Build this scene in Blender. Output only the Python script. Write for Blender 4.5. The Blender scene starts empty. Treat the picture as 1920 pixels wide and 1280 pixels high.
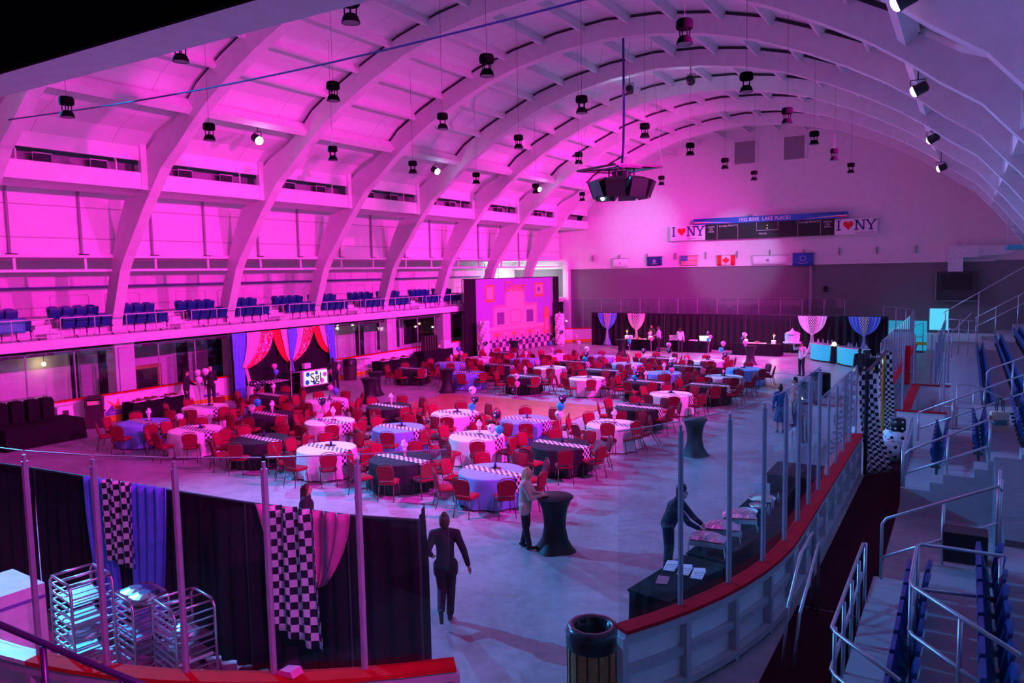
import bpy, bmesh, math, random
from mathutils import Vector, Matrix
random.seed(7)
PI = math.pi
sc = bpy.context.scene
COL = sc.collection
V = Vector
sin, cos = math.sin, math.cos

# ------------------------------------------------------------------ materials
def new_mat(name):
    m = bpy.data.materials.new(name); m.use_nodes = True
    return m, m.node_tree.nodes, m.node_tree.links, m.node_tree.nodes['Principled BSDF']

def pm(name, col, rough=.6, metal=0, var=.10, scale=6, spec=.5, bump=0, coat=0):
    m, N, L, b = new_mat(name)
    tc = N.new('ShaderNodeTexCoord')
    nz = N.new('ShaderNodeTexNoise'); nz.inputs['Scale'].default_value = scale; nz.inputs['Detail'].default_value = 4
    L.new(tc.outputs['Object'], nz.inputs['Vector'])
    r = N.new('ShaderNodeValToRGB')
    r.color_ramp.elements[0].position = .3; r.color_ramp.elements[1].position = .7
    r.color_ramp.elements[0].color = (*[max(0, c*(1-var)) for c in col], 1)
    r.color_ramp.elements[1].color = (*[min(1, c*(1+var)) for c in col], 1)
    L.new(nz.outputs['Fac'], r.inputs['Fac']); L.new(r.outputs['Color'], b.inputs['Base Color'])
    b.inputs['Roughness'].default_value = rough; b.inputs['Metallic'].default_value = metal
    b.inputs['Specular IOR Level'].default_value = spec
    if coat: b.inputs['Coat Weight'].default_value = coat
    if bump:
        bp = N.new('ShaderNodeBump'); bp.inputs['Strength'].default_value = bump
        n2 = N.new('ShaderNodeTexNoise'); n2.inputs['Scale'].default_value = scale*6
        L.new(tc.outputs['Object'], n2.inputs['Vector']); L.new(n2.outputs['Fac'], bp.inputs['Height']); L.new(bp.outputs['Normal'], b.inputs['Normal'])
    return m

def checker_mat(name, c1, c2, size, uv=False, rough=.7, off=(.031, .037, .029)):
    m, N, L, b = new_mat(name)
    tc = N.new('ShaderNodeTexCoord'); mp = N.new('ShaderNodeMapping')
    ck = N.new('ShaderNodeTexChecker')
    ck.inputs['Scale'].default_value = 1/size
    ck.inputs['Color1'].default_value = (*c1, 1); ck.inputs['Color2'].default_value = (*c2, 1)
    mp.inputs['Location'].default_value = off
    L.new(tc.outputs['UV' if uv else 'Object'], mp.inputs['Vector']); L.new(mp.outputs['Vector'], ck.inputs['Vector'])
    L.new(ck.outputs['Color'], b.inputs['Base Color']); b.inputs['Roughness'].default_value = rough
    return m

def emat(name, col, s):
    m, N, L, b = new_mat(name)
    b.inputs['Base Color'].default_value = (*[c*.5 for c in col], 1)
    b.inputs['Emission Color'].default_value = (*col, 1); b.inputs['Emission Strength'].default_value = s
    return m

def glass_mat(name, tint=(.93, .95, .97), refl=1.0):
    m = bpy.data.materials.new(name); m.use_nodes = True
    N, L = m.node_tree.nodes, m.node_tree.links
    for n in list(N): N.remove(n)
    out = N.new('ShaderNodeOutputMaterial'); mix = N.new('ShaderNodeMixShader')
    t = N.new('ShaderNodeBsdfTransparent'); t.inputs['Color'].default_value = (*tint, 1)
    g = N.new('ShaderNodeBsdfGlossy'); g.inputs['Roughness'].default_value = .02; g.inputs['Color'].default_value = (refl, refl, refl, 1)
    lw = N.new('ShaderNodeLayerWeight'); lw.inputs['Blend'].default_value = .5
    pw_ = N.new('ShaderNodeMath'); pw_.operation = 'POWER'; pw_.inputs[1].default_value = 5; L.new(lw.outputs['Facing'], pw_.inputs[0])
    fr = N.new('ShaderNodeMath'); fr.operation = 'MULTIPLY_ADD'; fr.inputs[1].default_value = .7; fr.inputs[2].default_value = .03; L.new(pw_.outputs[0], fr.inputs[0])
    L.new(fr.outputs[0], mix.inputs['Fac']); L.new(t.outputs['BSDF'], mix.inputs[1]); L.new(g.outputs['BSDF'], mix.inputs[2])
    L.new(mix.outputs['Shader'], out.inputs['Surface'])
    return m

def dots_mat(name, base, dot, scale=7):
    m, N, L, b = new_mat(name)
    tc = N.new('ShaderNodeTexCoord'); vo = N.new('ShaderNodeTexVoronoi'); vo.inputs['Scale'].default_value = scale
    vo.inputs['Randomness'].default_value = .55
    L.new(tc.outputs['Object'], vo.inputs['Vector'])
    r = N.new('ShaderNodeValToRGB'); r.color_ramp.interpolation = 'CONSTANT'
    r.color_ramp.elements[0].color = (*dot, 1); r.color_ramp.elements[1].position = .27; r.color_ramp.elements[1].color = (*base, 1)
    L.new(vo.outputs['Distance'], r.inputs['Fac']); L.new(r.outputs['Color'], b.inputs['Base Color'])
    b.inputs['Roughness'].default_value = .25
    return m

def floor_mat():
    m, N, L, b = new_mat('concrete_floor')
    tc = N.new('ShaderNodeTexCoord')
    n1 = N.new('ShaderNodeTexNoise'); n1.inputs['Scale'].default_value = .55; n1.inputs['Detail'].default_value = 8; n1.inputs['Roughness'].default_value = .65; n1.inputs['Distortion'].default_value = .8
    n2 = N.new('ShaderNodeTexNoise'); n2.inputs['Scale'].default_value = 5; n2.inputs['Detail'].default_value = 5
    L.new(tc.outputs['Object'], n1.inputs['Vector']); L.new(tc.outputs['Object'], n2.inputs['Vector'])
    mx = N.new('ShaderNodeMix'); mx.data_type = 'FLOAT'; mx.inputs[0].default_value = .3
    L.new(n1.outputs['Fac'], mx.inputs[2]); L.new(n2.outputs['Fac'], mx.inputs[3])
    r = N.new('ShaderNodeValToRGB')
    r.color_ramp.elements[0].position = .36; r.color_ramp.elements[0].color = (.26, .26, .27, 1)
    r.color_ramp.elements[1].position = .66; r.color_ramp.elements[1].color = (.50, .49, .51, 1)
    L.new(mx.outputs[0], r.inputs['Fac']); L.new(r.outputs['Color'], b.inputs['Base Color'])
    rr = N.new('ShaderNodeMapRange'); rr.inputs['To Min'].default_value = .28; rr.inputs['To Max'].default_value = .5
    L.new(n1.outputs['Fac'], rr.inputs['Value']); L.new(rr.outputs['Result'], b.inputs['Roughness'])
    return m

def wood_mat():
    m, N, L, b = new_mat('dance_floor_wood')
    tc = N.new('ShaderNodeTexCoord'); br = N.new('ShaderNodeTexBrick')
    br.inputs['Scale'].default_value = 1; br.inputs['Brick Width'].default_value = .9; br.inputs['Row Height'].default_value = .3; br.inputs['Mortar Size'].default_value = .004
    br.inputs['Color1'].default_value = (.55, .27, .14, 1); br.inputs['Color2'].default_value = (.45, .21, .11, 1); br.inputs['Mortar'].default_value = (.12, .06, .03, 1)
    L.new(tc.outputs['Object'], br.inputs['Vector']); L.new(br.outputs['Color'], b.inputs['Base Color'])
    b.inputs['Roughness'].default_value = .3
    return m

def lines_mat(name, c1, c2, axis, size, width=.03, rough=.8):
    # thin grooves every `size` metres along an object axis
    m, N, L, b = new_mat(name)
    tc = N.new('ShaderNodeTexCoord'); sp = N.new('ShaderNodeSeparateXYZ'); L.new(tc.outputs['Object'], sp.inputs[0])
    md = N.new('ShaderNodeMath'); md.operation = 'PINGPONG'; md.inputs[1].default_value = size/2
    L.new(sp.outputs[axis], md.inputs[0])
    lt = N.new('ShaderNodeMath'); lt.operation = 'LESS_THAN'; lt.inputs[1].default_value = width/2
    L.new(md.outputs[0], lt.inputs[0])
    mx = N.new('ShaderNodeMix'); mx.data_type = 'RGBA'
    nz = N.new('ShaderNodeTexNoise'); nz.inputs['Scale'].default_value = 3
    L.new(tc.outputs['Object'], nz.inputs['Vector'])
    r = N.new('ShaderNodeValToRGB'); r.color_ramp.elements[0].color = (*[c*.93 for c in c1], 1); r.color_ramp.elements[1].color = (*[min(1, c*1.05) for c in c1], 1)
    L.new(nz.outputs['Fac'], r.inputs['Fac'])
    L.new(lt.outputs[0], mx.inputs[0]); L.new(r.outputs['Color'], mx.inputs[6]); mx.inputs[7].default_value = (*c2, 1)
    L.new(mx.outputs[2], b.inputs['Base Color']); b.inputs['Roughness'].default_value = rough
    return m

def split_mat(name, low, high, z, rough=.8):
    # painted wall: one colour below height z, another above
    m, N, L, b = new_mat(name)
    tc = N.new('ShaderNodeTexCoord'); sp = N.new('ShaderNodeSeparateXYZ'); L.new(tc.outputs['Object'], sp.inputs[0])
    gt = N.new('ShaderNodeMath'); gt.operation = 'GREATER_THAN'; gt.inputs[1].default_value = z; L.new(sp.outputs[2], gt.inputs[0])
    br = N.new('ShaderNodeTexNoise'); br.inputs['Scale'].default_value = 2.5; br.inputs['Detail'].default_value = 5; L.new(tc.outputs['Object'], br.inputs['Vector'])
    mr = N.new('ShaderNodeMapRange'); mr.inputs['To Min'].default_value = .9; mr.inputs['To Max'].default_value = 1.06; L.new(br.outputs['Fac'], mr.inputs['Value'])
    mx = N.new('ShaderNodeMix'); mx.data_type = 'RGBA'; L.new(gt.outputs[0], mx.inputs[0])
    mx.inputs[6].default_value = (*low, 1); mx.inputs[7].default_value = (*high, 1)
    vm = N.new('ShaderNodeVectorMath'); vm.operation = 'SCALE'; L.new(mx.outputs[2], vm.inputs[0]); L.new(mr.outputs['Result'], vm.inputs[3])
    L.new(vm.outputs[0], b.inputs['Base Color']); b.inputs['Roughness'].default_value = rough
    return m

def stripes_mat(name, c1, c2, freq, rough=.5):
    m, N, L, b = new_mat(name)
    tc = N.new('ShaderNodeTexCoord'); w = N.new('ShaderNodeTexWave'); w.bands_direction = 'DIAGONAL'; w.inputs['Scale'].default_value = freq
    L.new(tc.outputs['Object'], w.inputs['Vector'])
    r = N.new('ShaderNodeValToRGB'); r.color_ramp.interpolation = 'CONSTANT'; r.color_ramp.elements[0].color = (*c1, 1); r.color_ramp.elements[1].position = .5; r.color_ramp.elements[1].color = (*c2, 1)
    L.new(w.outputs['Fac'], r.inputs['Fac']); L.new(r.outputs['Color'], b.inputs['Base Color']); b.inputs['Roughness'].default_value = rough
    return m

def glitter_mat(name, col):
    m, N, L, b = new_mat(name)
    tc = N.new('ShaderNodeTexCoord'); vo = N.new('ShaderNodeTexVoronoi'); vo.inputs['Scale'].default_value = 10
    L.new(tc.outputs['Object'], vo.inputs['Vector'])
    r = N.new('ShaderNodeValToRGB'); r.color_ramp.interpolation = 'CONSTANT'
    r.color_ramp.elements[0].color = (1, .9, .9, 1); r.color_ramp.elements[1].position = .34; r.color_ramp.elements[1].color = (*col, 1)
    L.new(vo.outputs['Distance'], r.inputs['Fac']); L.new(r.outputs['Color'], b.inputs['Base Color'])
    b.inputs['Roughness'].default_value = .25; b.inputs['Metallic'].default_value = .3
    return m

M = {}
M['floor'] = floor_mat(); M['wood'] = wood_mat()
M['white'] = pm('white_paint', (.80, .79, .80), .75, var=.05, scale=2)
M['rib'] = pm('rib_paint', (.74, .72, .74), .7, var=.05, scale=3)
M['ceil'] = lines_mat('ceiling_board', (.80, .79, .80), (.55, .54, .55), 1, 2.8, .03)
M['upwall'] = lines_mat('left_panel_wall', (.82, .81, .82), (.5, .48, .5), 2, 1.2, .05)
M['farwall'] = split_mat('end_wall_paint', (.20, .20, .21), (.80, .79, .80), 5.78)
M['grey'] = pm('grey_paint', (.32, .32, .34), .7)
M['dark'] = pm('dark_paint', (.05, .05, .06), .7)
M['black'] = pm('black_plastic', (.012, .012, .014), .45)
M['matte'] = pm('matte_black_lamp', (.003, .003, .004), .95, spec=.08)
M['lenspl'] = pm('unlit_lens', (.22, .2, .24), .5)
M['blackcloth'] = pm('black_cloth', (.012, .012, .015), .9, spec=.15, scale=20)
M['curtain'] = pm('black_curtain', (.018, .016, .022), .85, spec=.2, scale=10)
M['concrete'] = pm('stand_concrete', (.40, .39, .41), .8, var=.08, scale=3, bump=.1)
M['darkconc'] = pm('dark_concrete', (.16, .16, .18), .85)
M['carpet'] = pm('red_carpet', (.05, .006, .016), .95, spec=.1, scale=60, var=.3)
M['board'] = pm('white_rink_board', (.85, .85, .87), .35, var=.03)
M['boardback'] = pm('grey_board_back', (.50, .50, .53), .5, var=.06)
M['cap'] = pm('red_cap_rail', (.62, .006, .02), .7, spec=.15)
M['kick'] = pm('yellow_kick_plate', (.95, .55, .03), .4)
M['glass'] = glass_mat('rink_glass')
M['post'] = pm('acrylic_post', (.40, .39, .48), .3, metal=.2)
M['steel'] = pm('galvanised_rail', (.55, .55, .58), .35, metal=.7)
M['railp'] = pm('painted_rail', (.66, .63, .67), .45, metal=.2)
M['darkrail'] = pm('dark_handrail', (.06, .05, .12), .3, metal=.3)
M['alu'] = pm('aluminium', (.75, .75, .77), .3, metal=.9)
M['foil'] = pm('crumpled_foil', (.85, .85, .87), .22, metal=1, scale=25, bump=.8)
M['seatblue'] = pm('blue_seat_plastic', (.004, .05, .21), .42, var=.06)
M['redfab'] = pm('red_chair_fabric', (.27, .005, .035), .8, scale=30, spec=.25)
M['frame'] = pm('bronze_chair_frame', (.17, .09, .07), .35, metal=.6)
M['wcloth'] = pm('white_table_cloth', (.86, .85, .86), .8, var=.03, scale=4, spec=.2)
M['bcloth'] = pm('blue_table_cloth', (.22, .42, .90), .7, var=.05, scale=4, spec=.2)
M['kcloth'] = pm('black_table_cloth', (.02, .02, .026), .75, spec=.3)
M['stretch'] = pm('black_spandex', (.016, .016, .02), .55, spec=.4)
M['runner'] = checker_mat('checker_runner', (.92, .92, .92), (.015, .012, .03), .085)
M['checkuv'] = checker_mat('checker_cloth', (.92, .92, .92), (.012, .01, .03), .09, uv=True)
M['checkbig'] = checker_mat('checker_drape', (.92, .92, .92), (.012, .01, .03), .105, uv=True)
M['blue'] = pm('blue_drape_fabric', (.15, .32, .92), .6, scale=5, spec=.3)
M['pink'] = pm('pink_drape_fabric', (.95, .55, .68), .6, scale=5, spec=.3)
M['hotpink'] = pm('hot_pink_fabric', (.90, .18, .50), .6, scale=5)
M['red'] = pm('red_drape_fabric', (.85, .01, .04), .6, scale=5)
M['lav'] = pm('white_sheer_fabric', (.85, .80, .90), .6, scale=5)
M['glit'] = glitter_mat('sequin_fabric', (.75, .03, .12))
M['gold'] = pm('gold_foil', (.75, .50, .10), .3, metal=.9)
M['bal_w'] = pm('pearl_balloon', (.95, .85, .92), .2, var=.04, coat=.5)
M['bal_wd'] = dots_mat('dotted_white_balloon', (.95, .88, .94), (.25, .2, .35))
M['bal_p'] = pm('pink_balloon', (.95, .28, .62), .2, var=.04, coat=.5)
M['bal_c'] = pm('teal_balloon', (.01, .75, .68), .2, var=.04, coat=.5)
M['bal_b'] = pm('blue_balloon', (.12, .28, .85), .2, var=.04, coat=.5)
M['bal_k'] = dots_mat('dotted_black_balloon', (.02, .02, .05), (.9, .9, .95))
M['skin'] = pm('skin', (.60, .36, .27), .5, var=.06)
M['skin2'] = pm('tan_skin', (.40, .22, .15), .5, var=.06)
M['suit'] = pm('dark_suit_cloth', (.025, .02, .03), .8)
M['shoe'] = pm('shoe_leather', (.02, .018, .02), .4)
M['hairb'] = pm('blond_hair', (.62, .42, .20), .5, scale=30, var=.25)
M['hairk'] = pm('dark_hair', (.025, .016, .012), .45, scale=30, var=.3)
M['hairbr'] = pm('brown_hair', (.075, .028, .016), .45, scale=30, var=.3)
M['tweed'] = pm('beige_jacket', (.55, .42, .36), .8, scale=50, var=.2)
M['shirtw'] = pm('white_shirt', (.82, .82, .84), .7)
M['salmon'] = pm('salmon_shirt', (.95, .40, .26), .75)
M['navy'] = pm('blue_dress', (.03, .14, .30), .75)
M['lavs'] = pm('lavender_shirt', (.55, .50, .70), .75)
M['duct'] = pm('duct_paint', (.72, .70, .74), .5, metal=.1)
M['mesh'] = checker_mat('vent_mesh', (.20, .19, .21), (.36, .35, .38), .06)
M['boxw'] = pm('white_box', (.85, .85, .87), .5)
M['bin'] = pm('brown_bin', (.05, .03, .035), .5)
M['binwood'] = pm('bin_wood_slats', (.42, .22, .08), .6, scale=12, var=.2)
M['bag'] = pm('bin_liner', (.03, .04, .05), .25, bump=.5, scale=20)
M['ora'] = pm('orange_print', (.92, .30, .05), .5)
M['pur'] = pm('purple_print', (.22, .12, .55), .5)
M['signw'] = pm('sign_white', (.86, .85, .88), .4, var=.02)
M['signn'] = pm('sign_navy', (.02, .035, .20), .5)
M['signr'] = pm('sign_red', (.85, .015, .02), .5)
M['signb'] = pm('sign_blue', (.03, .16, .55), .4, var=.2, scale=1.5)
M['cfoot'] = pm('hazard_stripe_base', (.9, .3, .1), .5)
M['hazard'] = stripes_mat('hazard_stripes', (.9, .28, .08), (.05, .02, .03), 6)
M['blackglass'] = pm('dark_glass', (.035, .02, .045), .08)
M['lens_b'] = emat('blue_lens', (.45, .70, 1.0), 60)
M['lens_p'] = emat('pink_lens', (1.0, .30, .75), 30)
M['bulb'] = emat('warm_bulb', (1.0, .72, .35), 25)
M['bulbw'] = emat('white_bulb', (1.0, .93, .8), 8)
M['scr_c'] = emat('screen_print', (.55, .80, .75), 1.0)
M['winlit'] = emat('lit_window', (.75, .90, 1.0), 2.2)
M['win_c'] = emat('cyan_window', (.10, .65, .85), .9)
M['dotled'] = emat('amber_led', (1, .6, .1), 2)
M['barw'] = emat('lit_bar_front', (.02, .50, .72), .55)
M['bottle'] = pm('bottle_glass', (.30, .34, .40), .15)
M['flagred'] = pm('flag_red', (.75, .02, .04), .7); M['flagblue'] = pm('flag_blue', (.02, .12, .45), .7)
M['ink'] = pm('grey_ink', (.35, .28, .45), .6)
M['tealplastic'] = pm('teal_plastic', (.05, .45, .50), .5)
M['foodr'] = pm('dark_food', (.22, .07, .05), .5, var=.4, scale=20)
M['papery'] = pm('cream_paper', (.85, .78, .50), .8); M['paperg'] = pm('teal_ink', (.10, .40, .38), .8)

# ------------------------------------------------------------------ mesh builder
class MB:
    def __init__(s): s.v, s.f, s.m, s.uv = [], [], [], {}
    def add(s, vs, fs, mi=0):
        o = len(s.v); s.v += [tuple(v) for v in vs]
        for f in fs: s.f.append([o+i for i in f]); s.m.append(mi)
        return s
    def mbox(s, mat, sx, sy, sz, mi=0):
        c = [mat @ V((x*sx/2, y*sy/2, z*sz/2)) for x in (-1, 1) for y in (-1, 1) for z in (-1, 1)]
        return s.add(c, [(0, 1, 3, 2), (4, 6, 7, 5), (0, 4, 5, 1), (2, 3, 7, 6), (0, 2, 6, 4), (1, 5, 7, 3)], mi)
    def box(s, x0, x1, y0, y1, z0, z1, mi=0):
        return s.mbox(Matrix.Translation(((x0+x1)/2, (y0+y1)/2, (z0+z1)/2)), x1-x0, y1-y0, z1-z0, mi)
    def rbox(s, c, sx, sy, sz, rz=0, mi=0, rx=0):
        return s.mbox(Matrix.Translation(c) @ Matrix.Rotation(rz, 4, 'Z') @ Matrix.Rotation(rx, 4, 'X'), sx, sy, sz, mi)
    def beam(s, a, b, w, h, mi=0):
        # rectangular bar from a to b, h measured upwards
        a, b = V(a), V(b); d = (b-a); n = d.normalized()
        up = V((0, 0, 1)) if abs(n.z) < .98 else V((0, 1, 0))
        sd = n.cross(up).normalized(); up = sd.cross(n)
        m = Matrix((( sd.x, n.x, up.x, (a.x+b.x)/2), (sd.y, n.y, up.y, (a.y+b.y)/2), (sd.z, n.z, up.z, (a.z+b.z)/2), (0, 0, 0, 1)))
        return s.mbox(m, w, d.length, h, mi)
    def tube(s, pts, r, n=8, mi=0, closed=False):
        pts = [V(p) for p in pts]; k = len(pts)
        rs = r if isinstance(r, (list, tuple)) else [r]*k
        vs = []; ref = None
        for i, p in enumerate(pts):
            if closed: t = (pts[(i+1) % k]-pts[i-1]).normalized()
            else: t = (pts[min(i+1, k-1)]-pts[max(i-1, 0)]).normalized()
            if ref is None: ref = V((0, 0, 1)) if abs(t.z) < .9 else V((1, 0, 0))
            a = (ref - t*ref.dot(t)).normalized(); b = t.cross(a); ref = a
            for j in range(n):
                q = 2*PI*j/n; vs.append(p + (a*cos(q)+b*sin(q))*rs[i])
        fs = []
        for i in range(k if closed else k-1):
            for j in range(n):
                a0 = i*n+j; a1 = i*n+(j+1) % n; b0 = ((i+1) % k)*n+j; b1 = ((i+1) % k)*n+(j+1) % n
                fs.append((a0, a1, b1, b0))
        if not closed: fs += [tuple(range(n))[::-1], tuple((k-1)*n+j for j in range(n))]
        return s.add(vs, fs, mi)
    def lathe(s, prof, n=24, c=(0, 0, 0), mi=0, fn=None, cap=True):
        vs = []; fs = []
        for i, (r, z) in enumerate(prof):
            for j in range(n):
                a = 2*PI*j/n; rr = r if fn is None else fn(r, z, a, i)
                vs.append((c[0]+rr*cos(a), c[1]+rr*sin(a), c[2]+z))
        for i in range(len(prof)-1):
            for j in range(n): fs.append((i*n+j, i*n+(j+1) % n, (i+1)*n+(j+1) % n, (i+1)*n+j))
        if cap: fs += [tuple(range(n))[::-1], tuple((len(prof)-1)*n+j for j in range(n))]
        return s.add(vs, fs, mi)
    def sphere(s, c, r, nu=14, nv=9, mi=0, sq=(1, 1, 1)):
        vs = [(c[0], c[1], c[2]-r*sq[2])]
        for i in range(1, nv):
            p = -PI/2+PI*i/nv
            for j in range(nu): vs.append((c[0]+r*sq[0]*cos(p)*cos(2*PI*j/nu), c[1]+r*sq[1]*cos(p)*sin(2*PI*j/nu), c[2]+r*sq[2]*sin(p)))
        vs.append((c[0], c[1], c[2]+r*sq[2])); t = len(vs)-1; fs = []
        for j in range(nu): fs.append((0, 1+(j+1) % nu, 1+j)); fs.append((t, t-nu+j, t-nu+(j+1) % nu))
        for i in range(nv-2):
            for j in range(nu): a = 1+i*nu; fs.append((a+j, a+(j+1) % nu, a+nu+(j+1) % nu, a+nu+j))
        return s.add(vs, fs, mi)
    def prism(s, poly, a, b, axis='y', mi=0):
        n = len(poly)
        f = {'y': lambda p, t: (p[0], t, p[1]), 'x': lambda p, t: (t, p[0], p[1]), 'z': lambda p, t: (p[0], p[1], t)}[axis]
        vs = [f(p, a) for p in poly]+[f(p, b) for p in poly]
        fs = [tuple(range(n)), tuple(range(2*n-1, n-1, -1))]+[(i, n+i, n+(i+1) % n, (i+1) % n) for i in range(n)]
        return s.add(vs, fs, mi)
    def strip(s, A, B, mi=0, closed=False):
        n = len(A); vs = list(A)+list(B)
        return s.add(vs, [(i, i+1, n+i+1, n+i) for i in range(n-1)], mi)
    def band(s, A, B, C_, D, mi=0):
        # closed solid swept through four rails (A,B,C_,D lists of equal length)
        n = len(A); vs = [p for q in zip(A, B, C_, D) for p in q]; fs = []
        for i in range(n-1):
            for j in range(4): fs.append((4*i+j, 4*i+(j+1) % 4, 4*i+4+(j+1) % 4, 4*i+4+j))
        fs += [(3, 2, 1, 0), (4*n-4, 4*n-3, 4*n-2, 4*n-1)]
        return s.add(vs, fs, mi)
    def build(s, name, mat, parent=None, smooth=False, loc=None, angle=None):
        me = bpy.data.meshes.new(name); me.from_pydata(s.v, [], s.f)
        for mm in (mat if isinstance(mat, (list, tuple)) else [mat]): me.materials.append(mm)
        me.polygons.foreach_set('material_index', s.m)
        bm = bmesh.new(); bm.from_mesh(me); bmesh.ops.recalc_face_normals(bm, faces=bm.faces); bm.to_mesh(me); bm.free()
        if smooth: me.shade_smooth()
        if smooth and angle: me.set_sharp_from_angle(angle=math.radians(angle))
        me.update()
        return link(name, me, parent, loc)

def link(name, me, parent=None, loc=None):
    o = bpy.data.objects.new(name, me); COL.objects.link(o)
    if parent: o.parent = parent
    if loc: o.location = loc
    return o

def tag(o, label, cat, group=None, kind=None):
    o['label'] = label; o['category'] = cat
    if group: o['group'] = group
    if kind: o['kind'] = kind
    return o
def struct(o, label=None):
    o['kind'] = 'structure'
    if label: o['label'] = label
    return o
def thing(name, label, cat, loc=(0, 0, 0), rz=0, group=None):
    o = bpy.data.objects.new(name, None); COL.objects.link(o); o.empty_display_size = .1
    o.location = loc; o.rotation_euler = (0, 0, rz)
    return tag(o, label, cat, group)
def kids(o): return [c for c in COL.objects if c.parent == o]
class Proto:
    # a thing with parts and sub-parts that is copied object by object
    def __init__(s, root):
        s.root = root; s.ch = [(c, kids(c)) for c in kids(root)]; s.used = False
    def put(s, loc, rz, label, group=None, scale=None):
        if not s.used: s.used = True; r = s.root
        else:
            r = s.root.copy(); COL.objects.link(r)
            for c, gs in s.ch:
                d = c.copy(); COL.objects.link(d); d.parent = r
                for g in gs: e = g.copy(); COL.objects.link(e); e.parent = d
        r.location = loc; r.rotation_euler = (0, 0, rz); r['label'] = label
        if group: r['group'] = group
        if scale: r.scale = scale
        return r

def sheet(fn, nu, nv, uvs=None, thick=.004, name='cloth', mat=None, parent=None, smooth=True):
    # cloth: fn(u,v)->point, thin but solid
    me = bpy.data.meshes.new(name); vs = []; fs = []; uv = []
    for i in range(nv+1):
        for j in range(nu+1):
            vs.append(fn(j/nu, i/nv)); uv.append(uvs(j/nu, i/nv) if uvs else (j/nu, i/nv))
    for i in range(nv):
        for j in range(nu): a = i*(nu+1)+j; fs.append((a, a+1, a+nu+2, a+nu+1))
    me.from_pydata([tuple(v) for v in vs], [], fs)
    l = me.uv_layers.new(name='UVMap')
    for p in me.polygons:
        for li, vi in zip(p.loop_indices, p.vertices): l.data[li].uv = uv[vi]
    me.materials.append(mat)
    if smooth: me.shade_smooth()
    o = link(name, me, parent)
    md = o.modifiers.new('thickness', 'SOLIDIFY'); md.thickness = thick; md.offset = 0
    return o

def curve_sheet(A, B, nu, nv, amp, folds, nrm, name, mat, parent=None, uvs=None, grow=0):
    # cloth hung between two edge curves A(v), B(v), rippled along nrm
    nrm = V(nrm)
    def fn(u, v):
        a, b = V(A(v)), V(B(v)); w = (b-a).length
        return a.lerp(b, u) + nrm*(amp*(1+grow*v))*sin(folds*2*PI*u+.7*sin(3*v))
    return sheet(fn, nu, nv, uvs, .006, name, mat, parent)

def text(body, size, loc, rot, mat, parent=None, name='lettering', depth=.01, align='CENTER', sx=1, offset=0):
    cu = bpy.data.curves.new(name, 'FONT'); cu.body = body; cu.size = size; cu.extrude = depth; cu.align_x = align; cu.align_y = 'CENTER'; cu.resolution_u = 3; cu.offset = offset
    o = bpy.data.objects.new(name, cu); COL.objects.link(o)
    dg = bpy.context.evaluated_depsgraph_get(); me = bpy.data.meshes.new_from_object(o.evaluated_get(dg))
    bpy.data.objects.remove(o); me.materials.clear(); me.materials.append(mat)
    o = link(name, me, parent); o.location = loc; o.rotation_euler = rot; o.scale = (sx, 1, 1)
    return o
def ordn(n): return f"{n}{'th' if 10 <= n % 100 <= 20 else {1: 'st', 2: 'nd', 3: 'rd'}.get(n % 10, 'th')}"
WORD = ['', 'first', 'second', 'third', 'fourth', 'fifth', 'sixth', 'seventh', 'eighth', 'ninth', 'tenth', 'eleventh', 'twelfth', 'thirteenth', 'fourteenth']
# ------------------------------------------------------------------ camera
cam = bpy.data.cameras.new('camera'); co = bpy.data.objects.new('camera', cam); COL.objects.link(co)
cam.sensor_fit = 'HORIZONTAL'; cam.sensor_width = 36; cam.lens = 1423/1920*36; cam.clip_end = 300; cam.clip_start = .1
yaw, pitch, roll = .5402, .09125, -.01865
w = V((-sin(yaw)*cos(pitch), cos(yaw)*cos(pitch), -sin(pitch))); r0 = V((cos(yaw), sin(yaw), 0)); u0 = r0.cross(w)
rr = r0*cos(roll)+u0*sin(roll); uu = -r0*sin(roll)+u0*cos(roll)
co.matrix_world = Matrix(((rr.x, uu.x, -w.x, 0), (rr.y, uu.y, -w.y, 0), (rr.z, uu.z, -w.z, 5.6), (0, 0, 0, 1)))
sc.camera = co

# ------------------------------------------------------------------ setting
XC = -12.9                                   # arch centre line
RIBS = [12.7+5.6*i for i in range(8)]
S = [(0, 14.95), (2.1, 14.8), (4.1, 14.45), (5.9, 13.95), (7.7, 13.2), (9.0, 12.55), (10.3, 11.8), (11.3, 11.1), (12.1, 10.45), (13.1, 9.75), (13.75, 9.0), (14.2, 8.5), (15.2, 7.2), (15.75, 6.5), (16.1, 5.95), (16.85, 3.95), (16.95, 3.5)]
E = [(0, 15.64), (2.2, 15.49), (4.33, 15.14), (6.2, 14.64), (8.05, 13.88), (9.48, 13.23), (10.85, 12.46), (11.6, 11.75), (12.6, 11.1), (13.5, 10.75), (14.1, 10.3), (14.3, 9.0), (15.5, 8.7), (16.2, 7.4), (16.8, 5.9), (17.45, 3.95), (17.5, 3.5)]
CE = [(0, 15.78), (2.2, 15.63), (4.35, 15.28), (6.25, 14.78), (8.1, 14.03), (9.55, 13.38), (10.95, 12.6), (11.6, 12.0), (12.6, 11.4), (13.5, 11.05), (14.12, 10.5)]
def mirror(P): return [(XC-u, z) for u, z in P[::-1]]+[(XC+u, z) for u, z in P[1:]]
sm, em, cm = mirror(S), mirror(E), mirror(CE)

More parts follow.
